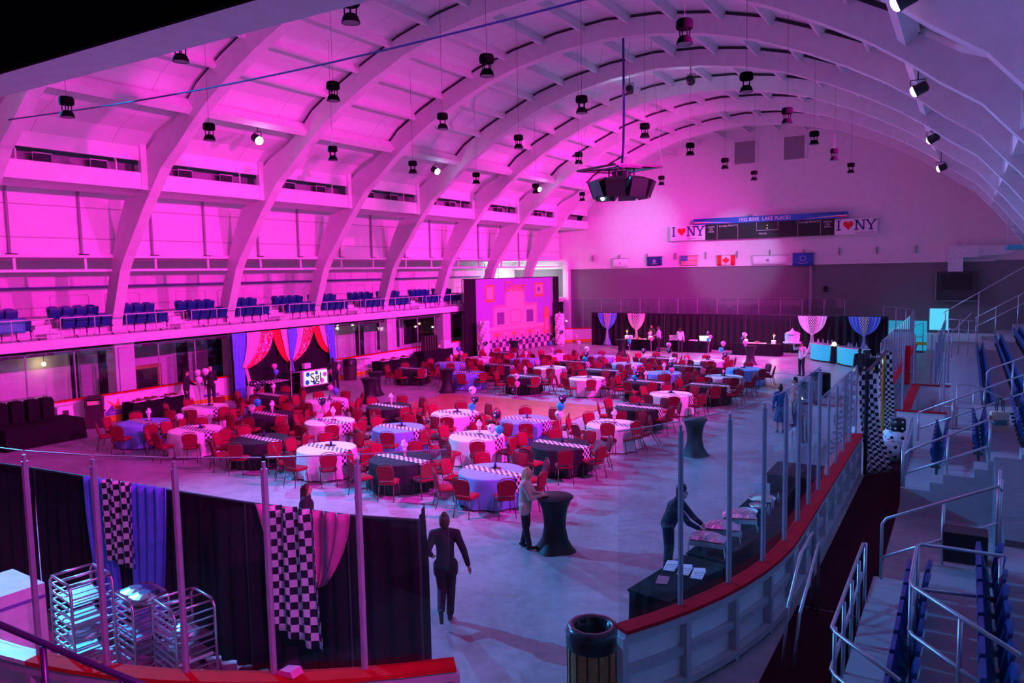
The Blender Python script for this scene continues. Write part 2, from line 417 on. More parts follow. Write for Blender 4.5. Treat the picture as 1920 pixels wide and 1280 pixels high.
struct(MB().box(-40, 12, -6, 58, -.3, 0).build('floor', M['floor']), 'pale concrete rink floor')
b = MB(); top = [(x, z+.15) for x, z in cm]
b.band([(x, -5, z) for x, z in cm], [(x, 57.6, z) for x, z in cm], [(x, 57.6, z) for x, z in top], [(x, -5, z) for x, z in top])
struct(b.build('ceiling', M['ceil']), 'white arched ceiling boards')
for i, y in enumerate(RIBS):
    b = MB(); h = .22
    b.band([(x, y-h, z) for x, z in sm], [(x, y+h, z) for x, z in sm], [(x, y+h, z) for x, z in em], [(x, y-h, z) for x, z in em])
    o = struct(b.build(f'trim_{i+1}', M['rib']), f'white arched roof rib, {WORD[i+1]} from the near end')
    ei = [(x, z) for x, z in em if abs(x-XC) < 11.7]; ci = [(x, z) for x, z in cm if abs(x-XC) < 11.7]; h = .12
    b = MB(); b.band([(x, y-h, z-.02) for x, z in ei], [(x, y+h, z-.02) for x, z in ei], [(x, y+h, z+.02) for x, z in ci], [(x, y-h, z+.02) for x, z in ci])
    b.build('painted_gap_shadow', M['dark'], o)  # solid dark strip, paints in the shade between rib top and ceiling boards
# purlins running the length of the hall
n = len(RIBS)+1
for sgn in (-1, 1):
    for k, u in enumerate((1.0, 2.9, 4.75, 6.55, 8.25, 9.85)):
        for (a, c), (d, e) in zip(CE, CE[1:]):
            if a <= u <= d: z = c+(e-c)*(u-a)/(d-a); sl = math.atan2(e-c, d-a)
        b = MB(); m = Matrix.Translation((XC+sgn*u, 26.3, z-.19)) @ Matrix.Rotation(-sgn*sl, 4, 'Y')
        b.mbox(m, .13, 62.4, .36); struct(b.build(f'trim_{n}', M['rib']), 'white roof purlin'); n += 1
    m = Matrix.Translation((XC+sgn*11.35, 26.3, 11.75)) @ Matrix.Rotation(sgn*.7, 4, 'Y')
    b = MB(); b.mbox(m, .28, 62.4, .5); struct(b.build(f'trim_{n}', M['rib']), 'heavy white roof purlin at the haunch'); n += 1
    # clerestory: fascia panel, dark slot, boxed beam
    X = lambda u: XC+sgn*u
    b = MB(); b.box(min(X(14.05), X(14.2)), max(X(14.05), X(14.2)), -5, 57.4, 10.05, 10.62); struct(b.build(f'trim_{n}', M['white']), 'white fascia over the clerestory slot'); n += 1
    b = MB(); b.box(min(X(14.1), X(16.9)), max(X(14.1), X(16.9)), -5, 57.4, 9.0, 9.12); b.box(min(X(14.0), X(14.2)), max(X(14.0), X(14.2)), -5, 57.4, 8.98, 9.6)
    struct(b.build(f'trim_{n}', M['white']), 'boxed white beam below the clerestory slot'); n += 1
    b = MB(); b.box(min(X(15.0), X(15.15)), max(X(15.0), X(15.15)), -5, 57.4, 9.1, 10.9); struct(b.build(f'trim_{n}', M['grey']), 'dark lining behind the clerestory slot'); n += 1
    b = MB(); b.box(min(X(16.7), X(16.95)), max(X(16.7), X(16.95)), -5, 57.4, 6.45 if sgn < 0 else 3.0, 9.05); struct(b.build('wall_left' if sgn < 0 else 'wall_right', M['upwall']))
    # post at each rib beside the slot
    b = MB()
    for y in RIBS: b.box(min(X(13.95), X(14.15)), max(X(13.95), X(14.15)), y-.46, y-.2, 8.96, 10.64)
    struct(b.build(f'trim_{n}', M['white']), 'white posts beside the clerestory slot'); n += 1
wn = 1
for i in range(7):
    y0 = RIBS[i]
    for dy in (1.9, 3.9):
        b = MB(); x = XC-14.6
        b.tube([(x, y0+dy-.32, 9.55), (x, y0+dy+.32, 9.55), (x, y0+dy+.32, 9.98), (x, y0+dy-.32, 9.98)], .025, 6, closed=True)
        o = struct(b.build(f'window_{wn}', M['white']), 'small white framed clerestory vent'); wn += 1
        p = MB().box(x-.02, x, y0+dy-.3, y0+dy+.3, 9.57, 9.96).build('pane', M['blackglass'], o)
    b = MB()
    for dy in (.9, 4.4): b.tube([(XC-14.35, y0+dy, 9.6), (XC-14.35, y0+dy, 9.98), (XC-14.2, y0+dy-.12, 10.04)], .035, 6)
    struct(b.build(f'trim_{n}', M['white']), 'white vent pipes in the slot'); n += 1
    # upper wall conduits and hangers, rail beam
    b = MB()
    for dy in (1.6, 4.2):
        b.tube([(XC-16.62, y0+dy, 9.0), (XC-16.62, y0+dy, 6.6)], .05, 6); b.box(XC-16.68, XC-16.5, y0+dy-.22, y0+dy+.22, 6.56, 6.6)
    struct(b.build(f'trim_{n}', M['grey']), 'grey conduits down the pink lit upper wall'); n += 1
    b = MB()
    for dy in (1.75, 4.35): b.box(XC-16.75, XC-16.67, y0+dy-.05, y0+dy+.05, 6.0, 6.46)
    struct(b.build(f'trim_{n}', M['white']), 'short white hangers over the rail beam'); n += 1
struct(MB().box(XC-16.85, XC-16.65, -5, 57.4, 5.92, 6.02).build(f'trim_{n}', M['white']), 'long white rail beam at the mezzanine'); n += 1

# far end wall, arched outline; painted grey below the ledge
b = MB(); b.prism([(-34.3, -.2)]+[(-34.3, 6.6)]+[(XC-17, 6.6)]+[(XC-16.9, 9.1), (XC-15, 9.1), (XC-14.2, 10.6)]+[(x, z+.1) for x, z in cm]+[(XC+14.2, 10.6), (XC+15, 9.1), (XC+16.9, 9.1), (12, 9.1), (12, -.2)], 57.5, 57.8)
struct(b.build('wall_far', M['farwall']), 'white end wall, grey below the ledge')
struct(MB().box(-28.7, 1.5, 57.36, 57.5, 5.72, 5.84).build(f'trim_{n}', M['white']), 'thin white ledge on the end wall'); n += 1
b = MB()
for k in range(11): b.box(-26.5+2.35*k-.03, -26.5+2.35*k+.03, 57.3, 57.5, 6.35, 6.85)
struct(b.build(f'trim_{n}', M['grey']), 'small flag brackets on the end wall'); n += 1
struct(MB().box(-29.1, -28.6, 57.0, 57.5, 0, 6.4).build(f'trim_{n}', M['white']), 'white corner pier'); n += 1
struct(MB().box(-9.65, -9.45, 57.3, 57.5, 2.1, 5.7).build(f'trim_{n}', M['grey']), 'grey downpipe on the end wall'); n += 1
# near beam above the camera
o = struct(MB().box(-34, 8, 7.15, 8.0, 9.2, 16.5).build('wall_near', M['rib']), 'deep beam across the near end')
MB().box(-34, 8, 7.08, 7.15, 9.2, 16.5).build('painted_unlit_face', M['matte'], o)  # black sheet on the camera side, paints in the shade of the unlit face
struct(MB().box(-34, 12, -5.2, -4.9, 0, 16.5).build('wall_behind', M['dark']))
# mezzanine on the left
P = [(-28.95, 3.06), (-28.95, 3.42), (-30.05, 3.42), (-30.05, 3.76), (-30.95, 3.76), (-30.95, 4.1), (-34.3, 4.1), (-34.3, 3.06)]
struct(MB().prism(P, -4, 57.5).build('balcony_floor', M['white']), 'stepped white balcony slab')
struct(MB().box(-34.4, -34.1, -4, 57.5, 4.1, 6.6).build('wall_balcony', M['white']), 'white wall behind the balcony')
struct(MB().box(-34.3, -29.4, -4, 57.5, 6.46, 6.6).build('ceiling_balcony', M['white']))
struct(MB().box(-34.1, -34.05, -4, 52, 5.24, 5.34).build('baseboard_balcony', M['pur']), 'dark rail line on the balcony wall')
struct(MB().box(-32.5, -32.3, -4, 57.5, 0, 3.06).build('wall_lower', M['white']), 'white wall under the balcony')
for i, y in enumerate(RIBS):
    struct(MB().box(-30.0, -29.4, y-.42, y+.42, 0, 3.06).build(f'trim_{n}', M['white']), 'white pier under the balcony'); n += 1
struct(MB().box(-32.3, -29.6, -4, 57.5, 2.78, 3.06).build(f'trim_{n}', M['dark']), 'dark bulkhead under the balcony'); n += 1
# dark openings along the wall under the balcony
dn = 1
for y0, y1, z0, z1 in ((17.55, 18.0, 0, 2.6), (18.75, 19.8, .0, 2.7), (22.55, 23.3, 0, 2.75), (24.3, 27.0, 0, 2.75), (34.9, 35.8, .0, 2.4), (36.9, 39.3, .8, 2.6), (39.6, 47.0, .9, 2.7)):
    d = struct(MB().box(-32.32, -32.24, y0, y1, z0, z1).build(f'door_{dn}', M['blackglass']), 'dark doorway under the balcony')
    f_ = MB()
    for yy in (y0, y1): f_.box(-32.3, -32.2, yy-.05, yy+.05, z0, z1)
    f_.build('frame', M['white'], d); dn += 1
# lit window and pale end of the balcony hall
w1 = struct(MB().box(-34.08, -34.02, 52.6, 54.6, 4.3, 6.4).build(f'window_{wn}', M['winlit']), 'bright window at the end of the balcony'); wn += 1
f_ = MB()
for yy in (52.6, 53.3, 54.6): f_.box(-34.04, -33.96, yy-.05, yy+.05, 4.3, 6.4)
f_.build('frame', M['grey'], w1)
# right: far screened equipment recess
struct(MB().box(-4.5, 12, 56.8, 57.4, 0, 1.1).build('baseboard_far', M['board']))

# ------------------------------------------------------------------ right grandstand
def zf(k): return .6+.4*k
def stand(name, y0, y1, rows, lab, half=True):
    b = MB()
    for aisle in (0, 1):
        pl = [(-1.15, 0)]; x = -1.15
        for k in range(rows):
            pl += [(x, zf(k))]+([(-1.15+.83*k+.58, zf(k)), (-1.15+.83*k+.58, zf(k)+.2), (-1.15+.83*(k+1), zf(k)+.2)] if aisle else [(-1.15+.83*(k+1), zf(k))]); x = -1.15+.83*(k+1)
        pl += [(x, zf(rows)), (5.0, zf(rows)), (5.0, 0)]
        ya = y1-.75 if half else y0+.75
        if aisle: b.prism(pl, *((ya, y1) if half else (y0, ya)))
        else: b.prism(pl, *((y0, ya) if half else (ya, y1)))
    return struct(b.build(name, M['concrete']), lab)
stand('grandstand', -1.0, 13.15, 5, 'near block of concrete seating steps')
stand('grandstand', 18.8, 24.2, 6, 'middle block of concrete seating steps', False)
b = MB(); pl = [(-.85, 0), (-.85, .6), (.85, .6)]
for k in range(1, 6): pl += [(.85+.83*(k-1), zf(k)), (.85+.83*k, zf(k))]
pl += [(5.6, zf(5)), (5.6, 0)]
b.prism(pl, 26.6, 56.6); struct(b.build('grandstand', M['concrete']), 'far block of concrete seating steps')
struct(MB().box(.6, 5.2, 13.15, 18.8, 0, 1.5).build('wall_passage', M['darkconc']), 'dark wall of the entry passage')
struct(MB().box(.25, 5.2, 24.2, 26.6, 0, 1.35).build('landing', M['concrete']), 'concrete landing between the blocks')
struct(MB().box(5.6, 5.9, -5, 57.5, 0, 9.1).build('wall_right', M['grey']))
# ------------------------------------------------------------------ rink boards with glass
def arc(cx, cy, r, a0, a1, n): return [(cx+r*cos(math.radians(a0+(a1-a0)*i/n)), cy+r*sin(math.radians(a0+(a1-a0)*i/n))) for i in range(n+1)]
def resample(P, step):
    out = [P[0]]; acc = 0
    L = sum(math.dist(a, b) for a, b in zip(P, P[1:])); k = max(1, round(L/step)); t = L/k; nxt = t
    for a, b in zip(P, P[1:]):
        d = math.dist(a, b)
        while acc+d >= nxt-1e-6 and len(out) < k:
            q = (nxt-acc)/d; out.append((a[0]+(b[0]-a[0])*q, a[1]+(b[1]-a[1])*q)); nxt += t
        acc += d
    out.append(P[-1]); return out
def offs(P, d):
    out = []
    for i, p in enumerate(P):
        a = P[max(i-1, 0)]; c = P[min(i+1, len(P)-1)]; t = (c[0]-a[0], c[1]-a[1]); l = math.hypot(*t)
        out.append((p[0]+t[1]/l*d, p[1]-t[0]/l*d))
    return out
def wallband(b, P, d0, d1, z0, z1, mi=0):
    A, B = offs(P, d0), offs(P, d1)
    b.band([(x, y, z0) for x, y in A], [(x, y, z0) for x, y in B], [(x, y, z1) for x, y in B], [(x, y, z1) for x, y in A], mi)
def boards(label, P, gtop, step=1.2, capmat='cap', glass=True, posts=True, back=True, skip=(), outside=1, noend=(False, False), joined=False):
    """P runs so that +offset (right hand side) is outside the rink"""
    root = thing('rink_boards', label, 'rink boards', (0, 0, 0))
    o = outside
    b = MB(); wallband(b, P, 0, .03*o, 0, 1.06); b.build('board_panel', M['board'], root)
    b = MB(); wallband(b, P, -.025*o, 0, 0, .22); b.build('kick_plate', M['kick'], root)
    if back:
        b = MB(); wallband(b, P, .03*o, .16*o, .93, 1.06); wallband(b, P, .03*o, .16*o, .06, .16); wallband(b, P, .03*o, .12*o, .48, .58)
        b.build('back_rails', M['boardback'], root)
    b = MB(); wallband(b, P, -.06*o, .19*o, 1.06, 1.11); b.build('cap_rail', M[capmat], root)
    Q = resample(P, step)
    for i, (x, y) in enumerate(Q):
        if back and not (joined and i == 0):
            a = Q[max(i-1, 0)]; c = Q[min(i+1, len(Q)-1)]; t = math.atan2(c[1]-a[1], c[0]-a[0])
            n_ = (sin(t)*o, -cos(t)*o)
            q = MB(); q.rbox((x+n_[0]*.095, y+n_[1]*.095, .5), .09, .12, 1.0, t); q.build('upright', M['boardback'], root)
        if posts and i not in skip and not (noend[0] and i == 0) and not (noend[1] and i == len(Q)-1):
            q = MB(); q.tube([(x, y, 1.11), (x, y, gtop-.12)], .038 if gtop > 3.5 else .028, 8); q.tube([(x, y, gtop-.12), (x, y, gtop-.04)], .022, 8); q.build('glass_post', M['post'], root)
    if glass:
        for i in range(len(Q)-1):
            if i in skip: continue
            (x0, y0), (x1, y1) = Q[i], Q[i+1]; L = math.dist(Q[i], Q[i+1]); t = math.atan2(y1-y0, x1-x0)
            q = MB(); q.rbox(((x0+x1)/2, (y0+y1)/2, (1.11+gtop)/2), L-.05, .012, gtop-1.11, t); q.build('glass_pane', M['glass'], root)
            e = MB(); e.rbox(((x0+x1)/2, (y0+y1)/2, gtop+.006), L-.05, .018, .012, t); e.build('edge_trim', M['post'], root)
    return root
near = arc(-20.45, 13, 8.55, 200, 270, 8)+[(-15, 4.45)]+arc(-11, 13, 8.55, 270, 314.5, 12)
# near boards: only the stretch the camera sees carries the red cap
yk = 13-math.sqrt(8.55**2-1.5**2)
A = [p for p in near if p[0] < -9.5]+[(-9.5, yk)]; A.sort(); B_ = [(-9.5, yk)]+[p for p in near if p[0] > -9.5]
boards('pale capped stretch of curved boards at the bottom left', A, 3.6, 1.15, capmat='board', noend=(False, True))
boards('red capped curved boards with tall glass in front of bun racks', B_, 3.6, 1.04, noend=(False, True), joined=True)
right = arc(-11, 13, 8.55, 329, 360, 8)+[(-2.45, 16)]
boards('red capped curved boards behind the buffet, ending at the bin', right, 3.6, 1.09, noend=(True, False))
boards('red capped straight boards running up to the checkered gate', [(-2.45, 16), (-2.45, 22.0)], 2.95, 1.2, noend=(True, False), joined=True)
boards('boards along the right side beyond the checkered gate', [(-2.45, 28.6), (-2.45, 47.5)]+arc(-11, 47.5, 8.55, 0, 40, 6), 3.0, 1.4)
farb = arc(-11, 47.5, 8.55, 62, 90, 6)+[(-20.4, 56.05)]+arc(-20.4, 47.5, 8.55, 90, 150, 8)
boards('far end boards and glass behind the black food station drape', farb, 3.4, 1.5, back=False)
lefts = [(-28.95, 51.0), (-28.95, 12.5)]
lb = boards('long white left boards under the balcony', lefts, 2.95, 1.75, back=False)
# printed advert on the left boards
ad = MB(); ad.box(-28.95, -28.935, 17.05, 18.05, .25, 1.0); adp = ad.build('advert_panel', M['signw'], lb)
q = MB(); q.prism([(17.1, .9), (17.28, .78), (17.75, .45), (17.5, .45)], -28.935, -28.928, 'x'); q.prism([(17.4, .45), (17.62, .9), (17.7, .45)], -28.934, -28.926, 'x'); q.build('orange_star', M['ora'], adp)
q = MB(); q.prism([(17.1, .42), (17.35, .66), (17.45, .42)], -28.935, -28.927, 'x'); q.build('purple_star', M['pur'], adp)
q = MB(); q.box(-28.935, -28.925, 17.05, 18.05, .25, .42); q.build('purple_band', M['pur'], adp)
text('OPEN DAILY', .13, (-28.922, 17.58, .335), (PI/2, 0, PI/2), M['signw'], adp, 'lettering', .002)
ad2 = MB().box(-28.95, -28.93, 21.55, 22.35, .3, .42).build('purple_band', M['pur'], lb)

# penalty boxes and bench boards by the right stand
r = thing('penalty_box', 'beige walled box with red top rail behind the dice', 'penalty box', (0, 0, 0))
MB().box(-1.75, -.45, 26.0, 26.08, 0, 1.1).build('front_panel', M['board'], r)
MB().box(-1.8, -.4, 25.97, 26.11, 1.1, 1.14).build('cap_rail', M['cap'], r)
MB().box(-1.55, -1.49, 26.08, 32.0, 0, 1.1).build('side_panel', M['board'], r)
MB().box(-1.66, -1.38, 26.11, 32.0, 1.1, 1.14).build('cap_rail', M['cap'], r)
MB().box(-1.6, -.45, 31.9, 31.98, 0, 1.1).build('rear_panel', M['board'], r)
MB().box(-1.66, -.4, 31.86, 32.02, 1.1, 1.14).build('cap_rail', M['cap'], r)
MB().box(-1.9, -1.72, 31.6, 31.75, 1.14, 2.6).build('door_edge', M['cap'], r)
for x, y in ((-1.6, 26.05), (-.5, 26.05), (-1.6, 31.94), (-.5, 31.94), (-1.05, 31.94)):
    MB().tube([(x, y, 1.12), (x, y, 3.0)], .03, 8).build('glass_post', M['post'], r)
MB().box(-1.55, -.55, 31.93, 31.945, 1.14, 3.0).build('glass_pane', M['glass'], r)
# plastic sheeted glass beside the far walkway
r = thing('glass_screen', 'clear rippled plastic screen beside the far concrete walkway', 'screen', (0, 0, 0))
for i in range(6):
    y0 = 32.3+2.4*i
    sheet(lambda u, v, y0=y0: V((-.92+.05*sin(9*u+3*v+y0)*sin(5*v), y0+2.3*u, .65+2.0*v)), 10, 8, None, .004, 'plastic_sheet', M['glass'], r)
    MB().tube([(-.92, y0-.05, 0), (-.92, y0-.05, 2.7)], .035, 8).build('post', M['post'], r)
MB().box(-1.0, -.87, 32.15, 46.8, 0, .62).build('kerb', M['boardback'], r)

# ------------------------------------------------------------------ carpets
tag(MB().box(-2.2, -1.2, 12.85, 25.4, 0, .012).build('carpet', M['carpet']), 'long dark red carpet runner leading to the checkered gate', 'carpet')
tag(MB().box(-2.25, -1.2, 2.5, 12.8, 0, .012).build('carpet', M['carpet']), 'near dark red carpet piece beside the stand railing', 'carpet')
tag(MB().box(-20.6, -12.6, 23.2, 28.4, 0, .03).build('dance_floor', M['wood']), 'orange brown wooden dance floor between the table blocks', 'dance floor')
# ------------------------------------------------------------------ banquet chairs
def make_chair():
    t = thing('banquet_chair', '', 'chair')
    b = MB()                                             # domed seat cushion
    def ring(sx, sy, z, r=.06):
        P = []
        for cx, cy, a0 in ((1, 1, 0), (-1, 1, 90), (-1, -1, 180), (1, -1, 270)):
            for a in (0, 45, 90): q = math.radians(a0+a); P.append((cx*(sx-r)+r*cos(q), cy*(sy-r)+r*sin(q)+.02, z))
        return P
    R = [ring(.205, .205, .41), ring(.225, .225, .43), ring(.225, .225, .465), ring(.20, .20, .49), ring(.1, .1, .498, .03)]
    for i in range(4): b.add(R[i]+R[i+1], [(j, (j+1) % 12, 12+(j+1) % 12, 12+j) for j in range(12)])
    b.add(R[0], [tuple(range(12))[::-1]]); b.add(R[4], [tuple(range(12))])
    b.build('seat', M['redfab'], t, True, angle=50)
    tilt = math.tan(math.radians(11))
    def yb(z): return -.195-(z-.45)*tilt
    out = [(-.165, .53), (-.185, .60), (-.205, .74), (-.20, .83), (-.165, .88), (-.09, .905), (0, .912)]
    out = out+[(-x, z) for x, z in out[-2::-1]]
    b = MB(); n = len(out)
    cf = [(x, yb(z)+.028, z) for x, z in out]; cb = [(x, yb(z)-.022, z) for x, z in out]
    inf = [(x*.8, yb(z)+.045, .72+(z-.72)*.82) for x, z in out]
    b.add(cf+cb+inf, [(i, (i+1) % n, n+(i+1) % n, n+i) for i in range(n)]+[tuple(range(n, 2*n))]+[tuple(range(2*n, 3*n))]+[(i, (i+1) % n, 2*n+(i+1) % n, 2*n+i) for i in range(n)])
    b.build('backrest', M['redfab'], t, True, angle=40)
    b = MB()
    arch = [(-.18, .42), (-.19, .58), (-.22, .74), (-.215, .85), (-.17, .92), (-.09, .952), (0, .96)]
    arch += [(-x, z) for x, z in arch[-2::-1]]
    b.tube([(x, yb(z), z) for x, z in arch], .012, 5)
    b.tube([(-.17, -.17, .405), (-.17, .2, .405), (.17, .2, .405), (.17, -.17, .405)], .011, 5, closed=True)
    b.build('back_frame', M['frame'], t, True)
    for s in (-1, 1):
        MB().tube([(s*.18, .19, .42), (s*.20, .235, 0)], .0125, 5).build('leg', M['frame'], t, True)
        MB().tube([(s*.18, yb(.42), .42), (s*.205, -.29, 0)], .0125, 5).build('leg', M['frame'], t, True)
    return t
chair = Proto(make_chair())

# tables: x, y, cloth, phrase
R1, R2, R3 = 'in the nearest row', 'in the second row', 'in the third row'
Q1, Q2, Q3, Q4 = ('first row past dance floor', 'second row past dance floor', 'third row past dance floor', 'fourth row past dance floor')
TB = []
def row(y, xs, cl, nm):
    for i, (x, c) in enumerate(zip(xs, cl)):
        yy = y[i] if isinstance(y, list) else y
        TB.append((x, yy, c, f'{WORD[i+1]} table from left, {nm[3:] if nm.startswith("in ") else nm}'))
row(15.34, [-23.81, -21.1, -18.11, -15.36, -12.68, -9.83], 'bwkwkb', R1)
row([18.28, 18.27, 18.27, 18.45, 18.52, 18.65], [-24.5, -21.05, -18.1, -15.31, -12.39, -9.66], 'wkwbwk', R2)
row([21.35, 21.31, 21.4, 21.24, 21.35, 21.85], [-24.43, -21.25, -18.2, -15.1, -12.35, -9.45], 'kwkwbw', R3)
TB.append((-9.85, 25.05, 'k', 'lone black table right of the dance floor'))
TB.append((-9.75, 28.2, 'w', 'white table beyond lone black table'))
row([30.5, 30.3, 30.35, 30.87, 30.96, 31.05], [-24.3, -20.72, -17.59, -14.6, -11.86, -9.1], 'kbkwkk', Q1)
row([33.2, 33.55, 33.6, 33.71, 33.95, 33.75], [-23.84, -20.9, -17.95, -15.15, -12.1, -9.2], 'bkwkbw', Q2)
row([35.9, 36.3, 36.3, 36.5, 36.65, 36.8], [-23.75, -20.96, -17.9, -14.98, -11.9, -9.08], 'wbkbkb', Q3)
row([38.75, 38.95, 39.2, 39.5, 39.4], [-23.86, -20.54, -17.64, -14.55, -11.59], 'kwbkw', Q4)
CN = {'w': 'white', 'b': 'blue', 'k': 'black'}

def cloth_me(seed, mat):
    rnd = random.Random(seed); ph = rnd.random()*6; nf = rnd.choice((9, 10, 11))
    def fn(r, z, a, i):
        if z > .72: return r
        k = (.76-z)/.74
        return r+.05*k*sin(nf*a+ph)+.022*k*sin((2*nf+3)*a+2*ph)-.02*k
    b = MB(); b.lathe([(.80, .70), (.82, .735), (.822, .752), (.815, .764), (.78, .770), (.3, .772)], 56, mi=0)
    b = MB(); b.lathe([(.87, .035), (.862, .2), (.85, .4), (.838, .6), (.826, .73), (.822, .752), (.812, .765), (.78, .770), (.4, .771), (.02, .771)], 64, fn=fn, cap=False)
    n = len(b.v)//64
    b.add(b.v[-64:], [tuple(range(64))]); o = b.build('tablecloth', mat, None, True, angle=60); me = o.data; bpy.data.objects.remove(o)
    return me
CM = {c: [cloth_me(i*3+ord(c), M[c+'cloth']) for i in range(2)] for c in 'wbk'}
# folding table under each cloth
def make_table():
    t = thing('round_table', '', 'table')
    MB().lathe([(.80, .735), (.80, .765)], 32).build('tabletop', M['binwood'], t)
    for sx in (-1, 1):
        for sy in (-1, 1): MB().tube([(sx*.42, sy*.3, .735), (sx*.48, sy*.34, 0)], .016, 6).build('leg', M['frame'], t)
    return t
table = Proto(make_table())
RM = []
for L_ in (.82, .78):
    b = MB(); b.box(-L_, L_+.012, -.17, .17, .772, .778); b.box(L_+.008, L_+.03, -.17, .17, .36, .778)
    o = b.build('table_runner', M['runner']); RM.append(o.data); bpy.data.objects.remove(o)
def make_shake():
    t = thing('milkshake_centerpiece', '', 'centerpiece', group='table centerpieces')
    MB().lathe([(.10, 0), (.10, .012)], 16).build('base_disc', M['black'], t)
    MB().lathe([(.045, .012), (.02, .03), (.018, .06), (.04, .10), (.055, .24)], 14).build('glass_cup', M['pink'], t, True)
    b = MB(); b.sphere((0, 0, .30), .10, 12, 8, sq=(1, 1, .75)); b.sphere((.03, 0, .37), .06, 10, 6); b.sphere((0, 0, .42), .03, 8, 5); b.build('whipped_top', M['bal_w'], t, True)
    return t
def make_record():
    t = thing('record_centerpiece', '', 'centerpiece', group='table centerpieces')
    MB().lathe([(.15, 0), (.15, .006)], 24).build('vinyl_record', M['black'], t)
    MB().lathe([(.035, .006), (.035, .10), (.012, .15), (.012, .2)], 10).build('small_bottle', M['signn'], t, True)
    MB().rbox((.09, .05, .03), .1, .07, .05, .5).build('jukebox_block', M['foodr'], t)
    return t
shake, record = Proto(make_shake()), Proto(make_record())
def near_side(a):
    """word for the side of a table, seen from the camera at the origin"""
    return ['near', 'near right', 'right', 'far right', 'far', 'far left', 'left', 'near left'][int(round(a/(PI/4))) % 8]
far_chairs = MB(); CH = []
for i, (x, y, c, ph) in enumerate(TB):
    short = ph.replace('table from left', f'{CN[c]} table') if False else ph
    table.put((x, y, 0), .3*i, f'round folding table under {CN[c]} cloth, {ph}', 'round banquet tables')
    o = link('tablecloth', CM[c][i % 2], None, (x, y, 0)); o.rotation_euler = (0, 0, i*.7)
    tag(o, f'{CN[c]} floor-length cloth over the {ph}' if ' table from' in ph else f'{CN[c]} floor-length cloth over the {ph}', 'tablecloth', 'round tablecloths')
    dirc = math.atan2(-.1, 1)+(.0 if i < 19 else .05*((i*7) % 3-1))
    o = link('table_runner', RM[0], None, (x, y, 0)); o.rotation_euler = (0, 0, dirc)
    tag(o, f'black and white checkered runner across the {ph}', 'table runner', 'checkered runners')
    isS = i in (0, 4, 7, 8, 11 - 1, 4, 14, 17, 12, 24, 30, 33, 36, 26, 22)
    nm = 'milkshake' if isS else 'record'
    (shake if isS else record).put((x-.05, y+.22, .772), i*1.1, (f'white-topped milkshake on the {ph}' if isS else f'vinyl record with bottle on the {ph}'), 'table centerpieces')
    cd = math.atan2(-y, -x)                      # direction from table to camera
    best = None
    for q in range(12):
        of = PI/4*(q+.5)/12; P_ = [(x+1.1*cos(cd+of+k*PI/4), y+1.1*sin(cd+of+k*PI/4)) for k in range(8)]
        m_ = min([math.dist(p, (t2[0], t2[1]))-.72 for p in P_ for t2 in TB if t2[0] != x or t2[1] != y]+[math.dist(p, (c_[1]+1.1*cos(c_[3]), c_[2]+1.1*sin(c_[3]))) for p in P_ for c_ in CH]+[9])
        if best is None or m_ > best[0]+.02: best = (m_, of)
    for k in range(8):
        a = cd+best[1]+k*PI/4+random.uniform(-.03, .03)
        CH.append((math.hypot(x, y), x, y, a, k, ph, 0))
CH.sort(key=lambda q: (q[0] > 42.2, 0))
SIDE = ['at near side', 'at near right', 'at right side', 'at far right', 'at far side', 'at far left', 'at left side', 'at near left']
dist = sorted(CH, key=lambda q: q[0])
keep = set(id(q) for q in dist[:300])
seatP = [c for c in chair.ch]
for q in CH:
    d, x, y, a, k, ph, rel = q
    r = 1.14+random.uniform(-.01, .05)
    px_, py_ = x+r*cos(a), y+r*sin(a); rz = a+PI/2+random.uniform(-.09, .09)
    if id(q) in keep:
        tip = ph.startswith('sixth') and 'third row' in ph and 'past' not in ph and k in (0, 1, 2, 7)
        if tip: px_, py_ = x+1.2*cos(a), y+1.2*sin(a)
        r_ = chair.put((px_, py_, .082 if tip else 0), rz, f'red banquet chair {"tipped forward " if tip else ""}{SIDE[k]} of {ph}', 'red banquet chairs')
        if tip: r_.rotation_euler = (-.35, 0, rz)
    else:
        m = Matrix.Translation((px_, py_, 0)) @ Matrix.Rotation(rz, 4, 'Z')
        for c, g in seatP:
            me = c.data; far_chairs.add([m @ v.co for v in me.vertices], [list(p.vertices) for p in me.polygons], 1 if me.materials[0] == M['frame'] else 0)
o = far_chairs.build('banquet_chairs', [M['redfab'], M['frame']])
tag(o, 'farthest red banquet chairs around the last row of tables', 'chairs', kind='stuff')

# ------------------------------------------------------------------ cocktail tables in stretch covers
def cock_me():
    b = MB()
    b.lathe([(.42, 0), (.36, .06), (.27, .22), (.225, .45), (.225, .62), (.26, .85), (.33, 1.03), (.375, 1.07), (.38, 1.09), (.37, 1.10), (.02, 1.10)], 32, fn=lambda r, z, a, i: r*(1+(.09*(1-z/.5)*cos(4*a) if z < .5 else 0)), cap=False)
    b.add(b.v[-32:], [tuple(range(32))]); b.add(b.v[:32], [tuple(range(32))[::-1]])
    o = b.build('cocktail_table', M['stretch'], None, True, angle=50); me = o.data; bpy.data.objects.remove(o); return me
CK = cock_me()
for i, (x, y, lab) in enumerate(((-6.99, 13.2, 'black stretch-covered cocktail table beside the woman in the beige jacket'), (-6.9, 22.1, 'dark cocktail table standing alone on the open floor at right'), (-22.33, 25.0, 'nearer of two cocktail tables left of the dance floor'), (-23.5, 26.75, 'farther of two cocktail tables left of the dance floor'), (-20.95, 28.9, 'cocktail table alone at far left corner of the dance floor'), (-25.4, 42.6, 'cocktail table in front of the diner backdrop'), (-19.2, 45.9, 'cocktail table by the left food station'), (-10.65, 44.6, 'cocktail table by the right food station'))):
    o = link('cocktail_table', CK, None, (x, y, 0)); o.rotation_euler = (0, 0, .4*i); tag(o, lab, 'cocktail table', 'cocktail tables')

